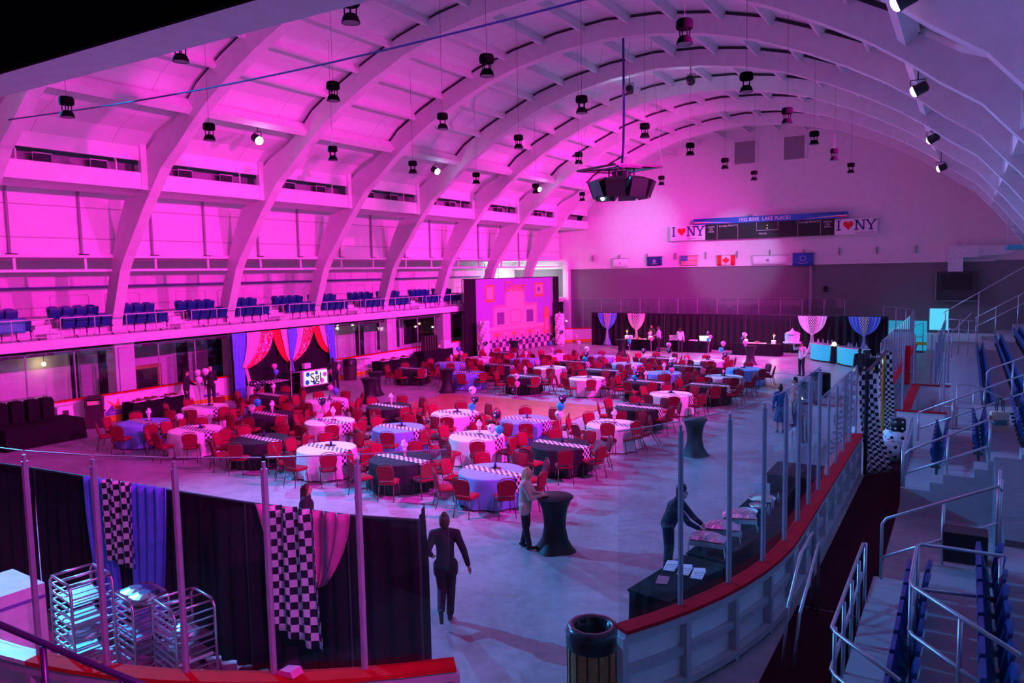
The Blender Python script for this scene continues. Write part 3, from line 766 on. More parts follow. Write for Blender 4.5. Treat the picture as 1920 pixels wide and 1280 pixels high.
# ------------------------------------------------------------------ balloons
BM = {}
for k in ('w', 'wd', 'p', 'c', 'b', 'k'):
    b = MB(); b.lathe([(.012, -.165), (.022, -.15), (.05, -.125), (.10, -.065), (.13, .01), (.128, .06), (.10, .105), (.055, .132), (.005, .138)], 18, cap=True)
    o = b.build('balloon', M['bal_'+k], None, True); BM[k] = o.data; bpy.data.objects.remove(o)
CNB = {'w': 'white', 'wd': 'dotted white', 'p': 'pink', 'c': 'teal', 'b': 'blue', 'k': 'dotted black'}
BQ = [
 ([(-22.54, 15.8, .95, 'wd')], 'single dotted white balloon between two nearest-row tables at left'),
 ([(-21.59, 18.0, .98, 'wd'), (-21.28, 18.0, 1.2, 'c')], 'white and teal balloons on second table of second row'),
 ([(-25.0, 21.2, 1.0, 'k'), (-24.8, 21.3, 1.2, 'k')], 'dotted black balloons at the left end of the third row'),
 ([(-18.47, 18.2, .98, 'p'), (-18.19, 18.2, 1.2, 'p'), (-18.35, 18.2, 1.42, 'k')], 'two pink balloons with one dotted black on third table, second row'),
 ([(-22.38, 22.7, .98, 'p'), (-22.09, 22.7, .87, 'b')], 'pink and blue balloons just left of the photo booth screen front'),
 ([(-27.9, 24.7, 1.38, 'p'), (-27.8, 24.7, 1.12, 'b')], 'pink above blue balloon on a stick before the booth curtain'),
 ([(-26.55, 27.5, 1.1, 'p'), (-26.92, 27.4, .85, 'p'), (-26.68, 27.4, .56, 'k')], 'pink balloons and a dotted black one beside the booth screen'),
 ([(-14.52, 21.5, 1.56, 'wd'), (-14.42, 21.5, 1.25, 'k'), (-14.56, 21.5, .98, 'c')], 'tall white, black and teal balloon stack on fourth third-row table'),
 ([(-11.8, 18.7, 1.4, 'k'), (-11.97, 18.7, .99, 'wd'), (-11.71, 18.7, .97, 'c')], 'black, white and teal balloons on the fifth table, second row'),
 ([(-10.42, 20.3, 1.75, 'k'), (-10.5, 20.3, 1.49, 'c'), (-10.55, 20.3, 1.24, 'wd')], 'black, teal and white balloon stack between second and third rows right'),
 ([(-17.19, 29.0, .93, 'wd'), (-17.17, 29.0, .60, 'p'), (-17.35, 29.0, .32, 'k')], 'white, pink and black stack in front of first row past dance floor'),
 ([(-21.09, 29.05, .75, 'k'), (-21.24, 29.0, .30, 'p'), (-20.95, 29.0, .31, 'wd')], 'low pink and white pair under a dotted black balloon'),
 ([(-24.68, 35.2, 1.3, 'b'), (-24.5, 35.2, 1.06, 'p'), (-24.65, 35.2, .84, 'k')], 'blue, pink and black balloons at left end of third far row'),
 ([(-17.14, 36.0, .96, 'c'), (-17.05, 36.0, 1.22, 'k'), (-17.01, 36.0, 1.51, 'wd')], 'white, black and teal stack on third far row, third table'),
 ([(-23.44, 44.0, .86, 'c'), (-23.33, 44.0, .47, 'p'), (-23.2, 44.0, 1.11, 'k')], 'teal, pink and black balloons on the floor near the diner backdrop'),
 ([(-21.38, 44.0, .99, 'wd'), (-21.56, 44.0, 1.37, 'p')], 'pale pink balloon pair on the open floor left of food stations'),
 ([(-12.15, 30.4, 1.43, 'wd'), (-11.96, 30.4, 1.15, 'k'), (-12.11, 30.4, .92, 'c')], 'white, black and teal stack on fifth table of first far row'),
 ([(-11.51, 33.4, .98, 'p'), (-11.56, 33.4, 1.22, 'k'), (-11.41, 33.4, 1.45, 'wd')], 'pink, black and white stack on fifth table of second far row'),
 ([(-14.64, 38.0, 1.29, 'k'), (-14.52, 38.0, .98, 'w'), (-14.79, 38.0, .75, 'c')], 'black, white and teal stack before the fourth far row'),
 ([(-12.6, 36.6, 1.05, 'wd'), (-12.74, 36.6, 1.52, 'k'), (-12.77, 36.6, 1.8, 'p')], 'tall white, black and pink stack on third far row, fifth table'),
 ([(-11.16, 40.3, 1.25, 'c'), (-11.05, 40.3, 1.59, 'p'), (-10.94, 40.3, 1.0, 'k')], 'teal, pink and black stack at right end of fourth far row'),
 ([(-14.4, 48.9, .96, 'c'), (-14.25, 48.9, 1.15, 'p'), (-14.4, 48.9, 1.4, 'k')], 'teal, pink and black stack at right end of middle food station'),
 ([(-10.79, 43.95, 1.3, 'p'), (-10.85, 43.95, 1.78, 'wd'), (-10.96, 44.0, 1.54, 'k')], 'pink and white balloons over the cocktail table by right station'),
 ([(-18.7, 46.0, .97, 'c'), (-18.74, 46.0, .7, 'k'), (-18.59, 46.0, 1.25, 'wd')], 'teal, black and white stack in front of left food station'),
 ([(-18.25, 48.8, .9, 'p'), (-18.37, 48.8, 1.25, 'wd')], 'pink and white balloons at right end of left food station'),
]
for pts, lab in BQ:
    x, y = pts[0][0], pts[0][1]; zl = min(p[2] for p in pts)
    base = 0.0
    for tx, ty, c, ph in TB:
        if math.hypot(tx-x, ty-y) < .80: base = .772
    if 'cocktail' in lab: base = 1.10
    t = thing('balloon_bouquet', lab, 'balloons', (x, y, base), 0, 'balloon bouquets')
    MB().lathe([(.04, 0), (.05, .02), (.03, .05)], 10).build('weight', M['pur'], t)
    for (bx, by, bz, c) in pts:
        z = max(bz, zl if base < .1 else base+.2)
        o = link('balloon', BM[c], t, (bx-x, by-y, z-base)); o['label'] = f'{CNB[c]} balloon'
        MB().tube([(0, 0, .04), ((bx-x)*.5, (by-y)*.5, (z-base-.16)*.6+.02), (bx-x, by-y, max(.06, z-base-.16))], .004, 4).build('ribbon', M['bal_w'], t)
# ------------------------------------------------------------------ pipe and drape
def drape(p0, p1, z0, z1, name, mat, parent, per=.32, amp=.05, hem=0):
    a, b_ = V((*p0, 0)), V((*p1, 0)); L = (b_-a).length; t = (b_-a)/L; n_ = V((t.y, -t.x, 0)); k = max(8, int(L/.055))
    def fn(u, v):
        s = u*L; z = z1+(z0+hem*.05*sin(5*u)-z1)*v; w_ = .25+.75*min(1, v*3)
        return a+t*s+n_*(amp*w_*sin(2*PI*s/per+.8*sin(s*1.3)))+V((0, 0, z))
    return sheet(fn, k, 6, None, .006, name, mat, parent)
def lerp(a, b, t): return tuple(x+(y-x)*t for x, y in zip(a, b))
def bez(P, t):
    P = [tuple(p) for p in P]
    while len(P) > 1: P = [lerp(a, b, t) for a, b in zip(P, P[1:])]
    return P[0]
def swag(top0, top1, tie, nrm, name, mat, parent, side, uvs=None, tw=.10, folds=5, amp=.035, z1=None):
    """cloth from a top edge gathered to a tie point; side=+1 bellies to the right edge"""
    up = V(top1)-V(top0); d = up.normalized()
    t0, t1 = V(tie)-d*tw, V(tie)+d*tw
    bl = .55
    def A(v): m = (V(top0).x, V(top0).y, V(top0).z-(top0[2]-tie[2])*bl); return bez([top0, m, tuple(t0)], v)
    def B(v): m = (V(top1).x, V(top1).y, V(top1).z-(top1[2]-tie[2])*(.75 if side else .55)); return bez([top1, m, tuple(t1)], v)
    return curve_sheet(A, B, 36, 14, amp, folds, nrm, name, mat, parent, uvs)
def tail(tie, w0, bot, w1, nrm, d, name, mat, parent, uvs=None, folds=3, amp=.03):
    d = V(d)
    return curve_sheet(lambda v: tuple(V(tie).lerp(V(bot), v)-d*(w0+(w1-w0)*v*v)), lambda v: tuple(V(tie).lerp(V(bot), v)+d*(w0+(w1-w0)*v*v)), 18, 8, amp, folds, nrm, name, mat, parent, uvs)

# near black drapes behind the bun racks
r = thing('pipe_and_drape', 'long black pipe and drape wall behind the bun racks', 'drape')
pts = [(-16.2, 6.3), (-13.4, 6.62), (-11.0, 6.8), (-8.6, 6.98), (-6.9, 7.22), (-5.95, 7.5)]
for a, b_ in zip(pts, pts[1:]):
    drape(a, b_, .03, 2.44, 'curtain', M['curtain'], r, .30, .055)
    MB().tube([(*a, 2.45), (*b_, 2.45)], .022, 8).build('crossbar', M['dark'], r)
drape((-5.95, 7.5), (-6.35, 8.15), .03, 2.44, 'curtain', M['curtain'], r, .3, .05)
for a in pts: MB().tube([(*a, 0), (*a, 2.46)], .025, 8).build('upright', M['dark'], r); MB().lathe([(.22, 0), (.22, .012)], 16, (*a, 0)).build('base_plate', M['dark'], r)
# cloths hung over it: blue with checker, pink with checker
def alongn(p0, p1, s, off):
    a, b_ = V((*p0, 0)), V((*p1, 0)); t = (b_-a).normalized(); n_ = V((t.y, -t.x, 0)); return a+t*s+n_*off
r = thing('hanging_cloth', 'pair of long blue fabric tails over the black drape at left', 'cloth', group=None)
p0, p1 = (-12.1, 6.72), (-9.9, 6.9)
t_ = (V((*p1, 0))-V((*p0, 0))).normalized(); nn = V((t_.y, -t_.x, 0))
def ap(s, z, off=.10): q = alongn(p0, p1, s, off); return (q.x, q.y, z)
curve_sheet(lambda v: ap(.15+.28*v*v, 2.5-2.3*v), lambda v: ap(.78+.1*v, 2.5-2.3*v), 24, 12, .05, 4, nn, 'left_tail', M['blue'], r)
curve_sheet(lambda v: ap(1.22-.05*v, 2.5-2.25*v), lambda v: ap(1.98-.28*v*v, 2.5-2.25*v), 24, 12, .05, 4, nn, 'right_tail', M['blue'], r)
c = curve_sheet(lambda v: ap(.66+.02*v, 2.53-1.28*v, .17), lambda v: ap(1.32-.02*v, 2.53-1.36*v, .17), 30, 10, .04, 3, nn, 'hanging_cloth', M['checkuv'], None, lambda u, v: (u*.95, v*1.3))
tag(c, 'smaller checkered cloth hanging between the blue tails', 'cloth')
r = thing('hanging_cloth', 'pink swag cloth draped behind the larger checkered cloth', 'cloth')
p0, p1 = (-8.45, 7.0), (-6.75, 7.25); t_ = (V((*p1, 0))-V((*p0, 0))).normalized(); nn = V((t_.y, -t_.x, 0))
curve_sheet(lambda v: ap(.12+.30*v, 2.5-.85*v), lambda v: ap(.72, 2.5-1.05*v), 20, 8, .035, 3, nn, 'left_swag', M['hotpink'], r)
curve_sheet(lambda v: ap(1.05, 2.5-1.1*v), lambda v: ap(1.66-.42*v*v, 2.5-1.0*v), 20, 8, .035, 3, nn, 'right_swag', M['hotpink'], r)
c = curve_sheet(lambda v: ap(.42-.06*v, 2.53-1.72*v, .18), lambda v: ap(1.14+.08*v, 2.53-1.95*v, .18), 34, 14, .055, 3, nn, 'hanging_cloth', M['checkbig'], None, lambda u, v: (u*1.15, v*1.85))
tag(c, 'larger checkered cloth hanging over pink swag near the walking person', 'cloth')

# far black drape behind the food stations, with tied-back swags
r = thing('pipe_and_drape', 'wide black drape behind the food stations at the far end', 'drape')
F0, F1 = (-24.1, 51.9), (-4.05, 51.4)
drape(F0, F1, .03, 2.46, 'curtain', M['curtain'], r, .45, .06)
MB().tube([(*F0, 2.47), (*F1, 2.47)], .022, 8).build('crossbar', M['dark'], r)
for k in range(8): q = lerp(F0, F1, k/7); MB().tube([(*q, 0), (*q, 2.47)], .025, 8).build('upright', M['dark'], r)
def farswag(x, m1, lab, wdt, ck=True):
    y = 51.9-(x+24.1)/20.05*.5-.16; r = thing('tied_swag', lab, 'swag', (x, y, 0)); n_ = (0, -1, 0)
    for s in (-1, 1):
        A = lambda v, s=s: bez([(s*wdt, 0, 2.45), (s*wdt*.9, 0, 1.6), (s*.10, 0, 1.28)], v)
        B = lambda v, s=s: bez([(s*.12, 0, 2.45), (s*.1, 0, 1.7), (s*.02, 0, 1.26)], v)
        curve_sheet(A, B, 20, 10, .03, 4, n_, 'side_swag', m1, r)
    curve_sheet(lambda v: bez([(-.30, -.06, 2.45), (-.2, -.06, 1.7), (-.07, -.06, 1.28)], v), lambda v: bez([(.30, -.06, 2.45), (.2, -.06, 1.7), (.07, -.06, 1.28)], v), 16, 10, .02, 3, n_, 'center_panel', M['checkuv'], r, lambda u, v: (u*.7, v*1.3))
    tail((0, -.02, 1.3), .08, (0, -.02, .04), .38, n_, (1, 0, 0), 'lower_tail', m1, r)
    tail((0, -.08, 1.3), .05, (0, -.08, .04), .16, n_, (1, 0, 0), 'lower_center', M['checkuv'], r, lambda u, v: (u*.4, v*1.3), 2, .015)
    MB().lathe([(.10, -.04), (.12, 0), (.10, .04)], 12, (0, -.03, 1.29)).build('tie_band', m1, r)
farswag(-22.75, M['blue'], 'blue tied swag with checkered center, leftmost on the far black drape', .76)
farswag(-20.45, M['pink'], 'pale pink tied swag behind the left food station', .68)
farswag(-8.4, M['lav'], 'lavender white tied swag left of the bar', .88)
farswag(-5.35, M['blue'], 'bright blue tied swag above the bar, right of the lavender one', .92)

# photo booth corner on the left wall
r = thing('pipe_and_drape', 'black booth backdrop behind the pink, red and blue swags', 'drape')
XB = -28.5
drape((XB, 22.75), (XB, 29.15), .03, 3.0, 'curtain', M['curtain'], r, .4, .05)
MB().tube([(XB, 22.75, 3.02), (XB, 29.15, 3.02)], .025, 8).build('crossbar', M['dark'], r)
for y in (22.75, 26, 29.15): MB().tube([(XB, y, 0), (XB, y, 3.02)], .025, 8).build('upright', M['dark'], r)
s = thing('swag_curtains', 'pink, red, blue and sequin swags framing the photo booth', 'swag')
nx = (1, 0, 0)
def q3(y, z, dx=.1): return (XB+dx, y, z)
curve_sheet(lambda v: q3(22.75+.05*v, 3.05-3.0*v, .12), lambda v: bez([q3(23.65, 3.05, .12), q3(23.3, 1.8, .12), q3(23.4, .05, .12)], v), 20, 12, .05, 4, nx, 'blue_panel', M['blue'], s)
swag(q3(23.55, 3.05, .17), q3(24.55, 3.05, .17), q3(23.3, 1.45, .17), nx, 'pink_swag', M['pink'], s, 1)
swag(q3(24.35, 3.05, .22), q3(25.05, 3.05, .22), q3(23.42, 1.40, .22), nx, 'sequin_swag', M['glit'], s, 1, folds=2)
tail(q3(23.42, 1.5, .15), .08, q3(23.75, .05, .15), .18, nx, (0, 1, 0), 'pink_tail', M['pink'], s)
curve_sheet(lambda v: bez([q3(25.0, 3.05, .14), q3(25.35, 1.75, .14), q3(25.95, 1.42, .14)], v), lambda v: bez([q3(25.65, 3.05, .14), q3(25.8, 1.9, .14), q3(26.05, 1.5, .14)], v), 16, 10, .03, 3, nx, 'red_swag', M['red'], s)
curve_sheet(lambda v: bez([q3(25.55, 3.05, .18), q3(25.75, 1.8, .18), q3(26.0, 1.48, .18)], v), lambda v: bez([q3(26.0, 3.05, .18), q3(26.0, 1.8, .18), q3(26.1, 1.5, .18)], v), 14, 10, .03, 3, nx, 'pink_swag', M['pink'], s)
curve_sheet(lambda v: bez([q3(25.95, 3.05, .22), q3(26.0, 2.0, .22), q3(26.07, 1.5, .22)], v), lambda v: bez([q3(26.7, 3.05, .22), q3(26.4, 2.0, .22), q3(26.2, 1.5, .22)], v), 16, 10, .035, 3, nx, 'blue_swag', M['blue'], s)
curve_sheet(lambda v: bez([q3(26.6, 3.05, .18), q3(26.5, 2.0, .18), q3(26.2, 1.5, .18)], v), lambda v: bez([q3(27.15, 3.05, .18), q3(27.0, 2.0, .18), q3(26.25, 1.48, .18)], v), 16, 10, .03, 3, nx, 'pink_swag', M['pink'], s)
curve_sheet(lambda v: bez([q3(27.05, 3.05, .22), q3(26.9, 2.0, .22), q3(26.25, 1.5, .22)], v), lambda v: bez([q3(27.75, 3.05, .22), q3(27.4, 1.8, .22), q3(26.3, 1.42, .22)], v), 16, 10, .02, 2, nx, 'sequin_swag', M['glit'], s)
tail(q3(26.15, 1.52, .2), .09, q3(26.15, .5, .2), .30, nx, (0, 1, 0), 'center_tail', M['pink'], s)
tail(q3(26.15, 1.52, .26), .05, q3(26.15, .5, .26), .12, nx, (0, 1, 0), 'center_blue_tail', M['blue'], s, folds=2)
curve_sheet(lambda v: bez([q3(27.7, 3.05, .14), q3(27.9, 1.8, .14), q3(28.85, 1.55, .14)], v), lambda v: bez([q3(28.2, 3.05, .14), q3(28.3, 2.1, .14), q3(28.9, 1.7, .14)], v), 16, 10, .03, 3, nx, 'red_swag', M['red'], s)
curve_sheet(lambda v: bez([q3(28.1, 3.05, .18), q3(28.3, 2.1, .18), q3(28.85, 1.65, .18)], v), lambda v: bez([q3(28.6, 3.05, .18), q3(28.7, 2.2, .18), q3(28.95, 1.8, .18)], v), 16, 10, .03, 3, nx, 'pink_swag', M['pink'], s)
curve_sheet(lambda v: bez([q3(28.45, 3.05, .22), q3(28.7, 2.0, .22), q3(28.8, .05, .22)], v), lambda v: q3(29.15, 3.05-3.0*v, .22), 18, 12, .05, 3, nx, 'blue_panel', M['blue'], s)
t = thing('photo_booth_screen', 'white photo booth kiosk with big lit screen', 'photo booth', (-27.0, 26.4, 0), -.15)
MB().box(-.25, .12, -.75, .75, 0, .28).build('base_case', M['black'], t); MB().box(-.12, .0, -.06, .06, .28, .36).build('neck', M['black'], t)
sc_ = MB().box(-.08, .04, -.74, .74, .3, 1.08).build('screen_frame', M['boxw'], t)
MB().box(.04, .05, -.66, .66, .36, 1.02).build('screen', M['scr_c'], sc_)
for yy, zz, rr_ in ((-.5, .5, .13), (-.1, .45, .1), (.35, .5, .14), (.52, .8, .12), (.05, .92, .1), (-.45, .88, .12)):
    MB().sphere((.045, yy, zz), rr_, 12, 8, sq=(.12, 1, 1)).build('print_bubble', M['bal_c'] if yy < .2 else M['signw'], sc_)
text('Sgl', .62, (.056, 0, .68), (PI/2, 0, PI/2), M['black'], sc_, 'lettering', .006)
t = thing('equipment_case', 'open tall dark equipment case left of the booth screen', 'case', (-27.4, 25.3, 0))
b = MB(); b.box(-.25, .25, -.3, .3, 0, .05); b.box(-.25, .25, -.3, -.26, 0, 1.05); b.box(-.25, .25, .26, .3, 0, 1.05); b.box(-.25, -.21, -.3, .3, 0, 1.05); b.box(-.25, .25, -.3, .3, 1.02, 1.06); b.box(-.2, .2, -.26, .26, .5, .53); b.build('case', M['black'], t)
b = MB(); b.tube([(.26, -.3, 0), (.26, -.3, 1.06), (.26, .3, 1.06), (.26, .3, 0)], .02, 6); b.build('edge_trim', M['railp'], t)
t = thing('skirted_table', 'black skirted prop table with checkered trim under the booth swags', 'table', (-27.6, 24.45, 0))
MB().box(-.3, .3, -.65, .5, .02, .72).build('table_skirt', M['blackcloth'], t); MB().box(-.33, .33, -.68, .52, .72, .76).build('checkered_trim', M['runner'], t)
tag(MB().box(-.1, .1, -.2, .2, 0, .26).build('card_sign', M['boxw'], None, loc=(-28.2, 27.0, 1.0)), 'small white card sign behind the booth screen', 'sign')
MBp = MB().tube([(0, 0, -1.0), (0, 0, 0)], .02, 6); MBp.lathe([(.2, -1.0), (.2, -.98)], 12); MBp.build('stand', M['black'], bpy.data.objects['card_sign'])
# big balloon-covered drum next to the booth
t = thing('gift_drum', 'white drum topped with dotted black bow by booth tail', 'prop', (-27.2, 22.9, 0))
MB().lathe([(.33, 0), (.35, .45), (.33, .75)], 24).build('drum', M['bal_w'], t, True, angle=40); MB().lathe([(.2, .75), (.26, .82), (.2, .95), (.05, 1.0)], 16).build('bow', M['bal_k'], t, True)

# ------------------------------------------------------------------ serving tables
def skirted(name, lab, x, y, rz, lx, ly, h=.76, skirt='blackcloth'):
    t = thing(name, lab, 'table', (x, y, 0), rz)
    n = int(2*(lx+ly)/.07); P = []
    per = [(-lx/2, -ly/2), (lx/2, -ly/2), (lx/2, ly/2), (-lx/2, ly/2), (-lx/2, -ly/2)]
    lens = [math.dist(a, b) for a, b in zip(per, per[1:])]; tot = sum(lens)
    def at(u):
        s_ = (u % 1)*tot
        for a, b_, l in zip(per, per[1:], lens):
            if s_ <= l: return lerp(a, b_, s_/l)
            s_ -= l
        return per[0]
    A = []; B = []
    for i in range(n+1):
        p = at(i/n); k = 1+.035*sin(i*2.1); A.append((p[0]*.99, p[1]*.99, h-.01)); B.append((p[0]*k, p[1]*k, .02))
    b = MB(); b.strip(A, B); b.build('table_skirt', M[skirt], t, True)
    MB().box(-lx/2, lx/2, -ly/2, ly/2, h-.02, h+.006).build('table_top', M[skirt], t)
    return t
CHP = {}
def make_chafer():
    t = thing('chafing_dish', '', 'chafing dish', group='chafing dishes')
    b = MB(); b.box(-.3, .3, -.18, .18, .14, .22); b.build('water_pan', M['alu'], t)
    b = MB(); b.box(-.28, .28, -.165, .165, .22, .245); b.build('food_pan', M['foodr'], t)
    b = MB(); nx_, ny_ = 12, 8; rnd = random.Random(5)
    vs_ = [(-.3+.6*i/nx_, -.18+.36*j/ny_, .25+.10*(1-abs(2*i/nx_-1)**2.5)*(1-abs(2*j/ny_-1)**2.5)+(rnd.uniform(-.016, .016) if 0 < i < nx_ and 0 < j < ny_ else 0)) for j in range(ny_+1) for i in range(nx_+1)]
    b.add(vs_, [(j*(nx_+1)+i, j*(nx_+1)+i+1, (j+1)*(nx_+1)+i+1, (j+1)*(nx_+1)+i) for j in range(ny_) for i in range(nx_)])
    b.build('foil_lid', M['foil'], t)
    for sx in (-1, 1):
        for sy in (-1, 1): MB().tube([(sx*.29, sy*.17, .16), (sx*.31, sy*.18, 0)], .01, 5).build('leg', M['alu'], t)
    return t
chafer = Proto(make_chafer())
def bowl(x, y, z, r, lab, mat='alu', food='papery', group=None):
    t = thing('serving_bowl', lab, 'bowl', (x, y, z), 0, group)
    MB().lathe([(r*.5, 0), (r*.85, .05), (r, .11), (r*.95, .11), (r*.8, .06)], 24, cap=False).build('bowl', M[mat], t, True)
    MB().lathe([(r*.02, .085), (r*.9, .075), (r*.5, .02)], 20, cap=False).build('food', M[food], t, True)
# right buffet along the curved boards
skirted('buffet_table', 'near black buffet table with napkin stacks by curved boards', -3.78, 11.25, math.radians(80), 1.8, .72)
skirted('buffet_table', 'middle black buffet table carrying the foil chafing dishes', -3.52, 13.25, math.radians(84), 2.0, .72)
skirted('buffet_table', 'far black buffet table with glass bowls behind the boards', -3.45, 15.5, math.radians(88), 2.2, .75)
for i, (x, y) in enumerate(((-3.66, 12.5), (-3.6, 13.2), (-3.5, 13.95))):
    chafer.put((x, y, .77), math.radians(5+6*i), f'foil covered chafing dish, {WORD[i+1]} from the leaning server', 'chafing dishes')
for i, (x, y) in enumerate(((-4.0, 11.55), (-3.75, 11.5), (-3.52, 11.45))):
    for j in range(1):
        t = thing('napkin_stack', f'stack of white napkins on the near buffet, {("left", "middle", "right")[i]} of three', 'napkins', (x, y, .767), .15, 'napkin stacks')
        for k in range(5): MB().rbox((.005*k, .05*k-.1, .012+.008*k), .18, .16, .015, .05*k).build('napkin', M['boxw'], t)
b = thing('cutlery_roll', 'row of rolled cutlery on the near buffet corner', 'cutlery', (-4.02, 11.1, .767), .2)
for k in range(8): MB().tube([(-.02, .04*k-.3, .02), (.16, .04*k-.3, .02)], .013, 6).build('roll', M['alu'], b)
bowl(-3.55, 14.75, .767, .2, 'shallow white bowl nearest the chafing dishes', 'boxw'); bowl(-3.45, 15.2, .767, .17, 'small steel bowl on the far buffet'); bowl(-3.5, 15.75, .767, .28, 'big round platter at the far end of the buffet', 'alu')
tag(MB().box(-.16, .16, -.012, .012, 0, .26).build('menu_card', M['boxw'], None, loc=(-3.62, 16.3, .767)), 'white menu card standing at far end of the buffet', 'sign')
for i, (x, y) in enumerate(((-3.2, 15.0), (-3.22, 15.45), (-3.2, 15.9))):
    tag(MB().lathe([(.03, 0), (.03, .12), (.012, .17), (.012, .22)], 10).build('sauce_bottle', M['bottle'], None, True, (x, y, .767)), f'slim glass bottle on far buffet, {WORD[i+1]} from the near end', 'bottle', 'buffet bottles')
r = thing('stacked_chair_panel', 'dark covered panel standing at the far end of the buffet', 'panel', (-3.15, 17.5, 0)); MB().box(-.5, .5, -.6, .6, .02, 1.05).build('cover', M['blackcloth'], r); MB().box(-.52, .52, -.62, .62, 1.05, 1.08).build('top', M['stretch'], r)
# left serving tables
skirted('buffet_table', 'black skirted serving table with food trays under the hazard door', -28.1, 18.6, math.radians(90), 2.3, .75)
for i, (y, l_) in enumerate(((17.85, .5), (18.6, .6), (19.4, .5))):
    t = thing('food_tray', f'tray of dark food on the left serving table, {WORD[i+1]} from camera', 'tray', (-28.1, y, .767), 0, 'food trays')
    MB().box(-.25, .25, -l_/2, l_/2, 0, .03).build('tray', M['boxw'], t); b = MB()
    for k in range(9): b.rbox((random.uniform(-.2, .2), random.uniform(-l_/2+.06, l_/2-.06), .06), .1, .12, .06, random.random()*3)
    b.build('food', M['foodr'], t)
skirted('buffet_table', 'black skirted side table left of the diner backdrop', -28.0, 33.6, math.radians(90), 3.2, .75)
for i in range(3):
    t = thing('food_tray', f'tray of dishes on the side table, {WORD[i+1]} from camera', 'tray', (-28.0, 32.6+.9*i, .767), 0, 'side table trays')
    MB().box(-.24, .24, -.25, .25, 0, .03).build('tray', M['boxw'], t); MB().lathe([(.16, .03), (.17, .08), (.05, .14)], 12).build('food', M['foodr'], t)
skirted('buffet_table', 'low black covered table at far left with instrument bags', -27.6, 13.75, math.radians(88), 2.6, 1.6, .72)
for i, (x, y) in enumerate(((-28.25, 12.95), (-28.2, 13.45), (-28.15, 13.95), (-28.1, 14.4))):
    t = thing('gear_bag', f'tall black gear bag with handle, {("leftmost", "second", "third", "fourth")[i]} on the far left table', 'bag', (x, y, .727), .05*i, 'gear bags')
    b = MB(); b.prism([(-.21, 0), (.21, 0), (.22, .62), (.15, .72), (-.15, .72), (-.22, .62)], -.15, .15, 'x'); b.build('bag_body', M['blackcloth'], t)
    MB().tube([(0, -.08, .72), (0, -.07, .78), (0, .07, .78), (0, .08, .72)], .012, 6).build('handle', M['black'], t)
# far food stations with heat lamps
def heat_lamp(x, y, lab, z=.767):
    t = thing('heat_lamp', lab, 'lamp', (x, y, z), 0, 'carving station lamps')
    MB().box(-.12, .12, -.12, .12, 0, .22).build('base', M['boxw'], t); MB().tube([(0, 0, .22), (0, 0, .62), (.02, -.05, .66)], .014, 6).build('arm', M['alu'], t)
    MB().lathe([(.11, 0), (.07, .08), (.02, .12)], 14, (.05, -.1, .52), cap=False).build('shade', M['gold'], t, True)
    MB().sphere((.05, -.1, .54), .05, 10, 6).build('bulb', M['bulb'], t)
    l = bpy.data.lights.new('heat_lamp_light', 'POINT'); l.energy = 25; l.color = (1, .72, .4); l.shadow_soft_size = .06
    o = bpy.data.objects.new('heat_lamp_light', l); COL.objects.link(o); o.parent = t; o.location = (.05, -.16, .46)
for nm, x, y, lx, lamps in (('left', -19.6, 50.0, 2.3, (-20.5, -18.75)), ('right', -11.4, 49.6, 3.0, (-12.15, -10.4))):
    skirted('food_station', f'{nm} black skirted food station with heat lamps by the far drape', x, y, -.02, lx, .8)
    for i, lx_ in enumerate(lamps): heat_lamp(lx_, y, f'{("left", "right")[i]} heat lamp on the {nm} food station')
    t = thing('carving_board', f'pale carving board on the {nm} food station', 'board', (x, y-.15, .767)); MB().box(-.55, .55, -.16, .16, 0, .04).build('board', M['papery'], t); MB().sphere((0, 0, .09), .1, 12, 8, sq=(1.6, .9, .7)).build('roast', M['foodr'], t)
skirted('food_station', 'middle black skirted station where the person in white works', -15.9, 50.0, -.02, 2.6, .8)
for i, x in enumerate((-17.0, -14.9)):
    t = thing('sneeze_guard', f'angled white display on the {("left", "right")[i]} of the middle station', 'display', (x, 49.9, .767), .1, 'station displays')
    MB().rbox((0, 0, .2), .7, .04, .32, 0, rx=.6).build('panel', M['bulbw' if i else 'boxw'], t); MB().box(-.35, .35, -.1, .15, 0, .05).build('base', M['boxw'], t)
tag(MB().box(-.25, .25, -.18, .18, 0, .06).build('serving_tray', M['boxw'], None, loc=(-15.7, 49.9, .767)), 'flat white tray at the center of the middle station', 'tray')
# angled bar with lit white fronts
def bar_unit(a, b_, lab):
    L_ = math.dist(a, b_); ang = math.atan2(b_[1]-a[1], b_[0]-a[0]); t = thing('bar_counter', lab, 'bar', ((a[0]+b_[0])/2, (a[1]+b_[1])/2, 0), ang, 'bar units')
    n = 12; f = lambda u, o_: (-(L_/2)+L_*u, -o_-.22*sin(PI*u)+.0, )
    b = MB(); b.band([(*f(i/n, .02), .10) for i in range(n+1)], [(*f(i/n, .02), 1.02) for i in range(n+1)], [(*f(i/n, -.02), 1.02) for i in range(n+1)], [(*f(i/n, -.02), .10) for i in range(n+1)]); b.build('front_panel', M['barw'], t, True, angle=30)
    b = MB(); b.band([(*f(i/n, .06), 1.02) for i in range(n+1)], [(*f(i/n, .06), 1.06) for i in range(n+1)], [(f(i/n, 0)[0], .5, 1.06) for i in range(n+1)], [(f(i/n, 0)[0], .5, 1.02) for i in range(n+1)]); b.build('counter_top', M['alu'], t)
    b = MB(); b.band([(*f(i/n, -.01), 0) for i in range(n+1)], [(*f(i/n, -.01), .1) for i in range(n+1)], [(*f(i/n, -.04), .1) for i in range(n+1)], [(*f(i/n, -.04), 0) for i in range(n+1)]); b.build('plinth', M['black'], t)
    b = MB(); b.box(-L_/2, L_/2, .1, .45, .02, 1.02); b.build('cabinet', M['black'], t)
    return t
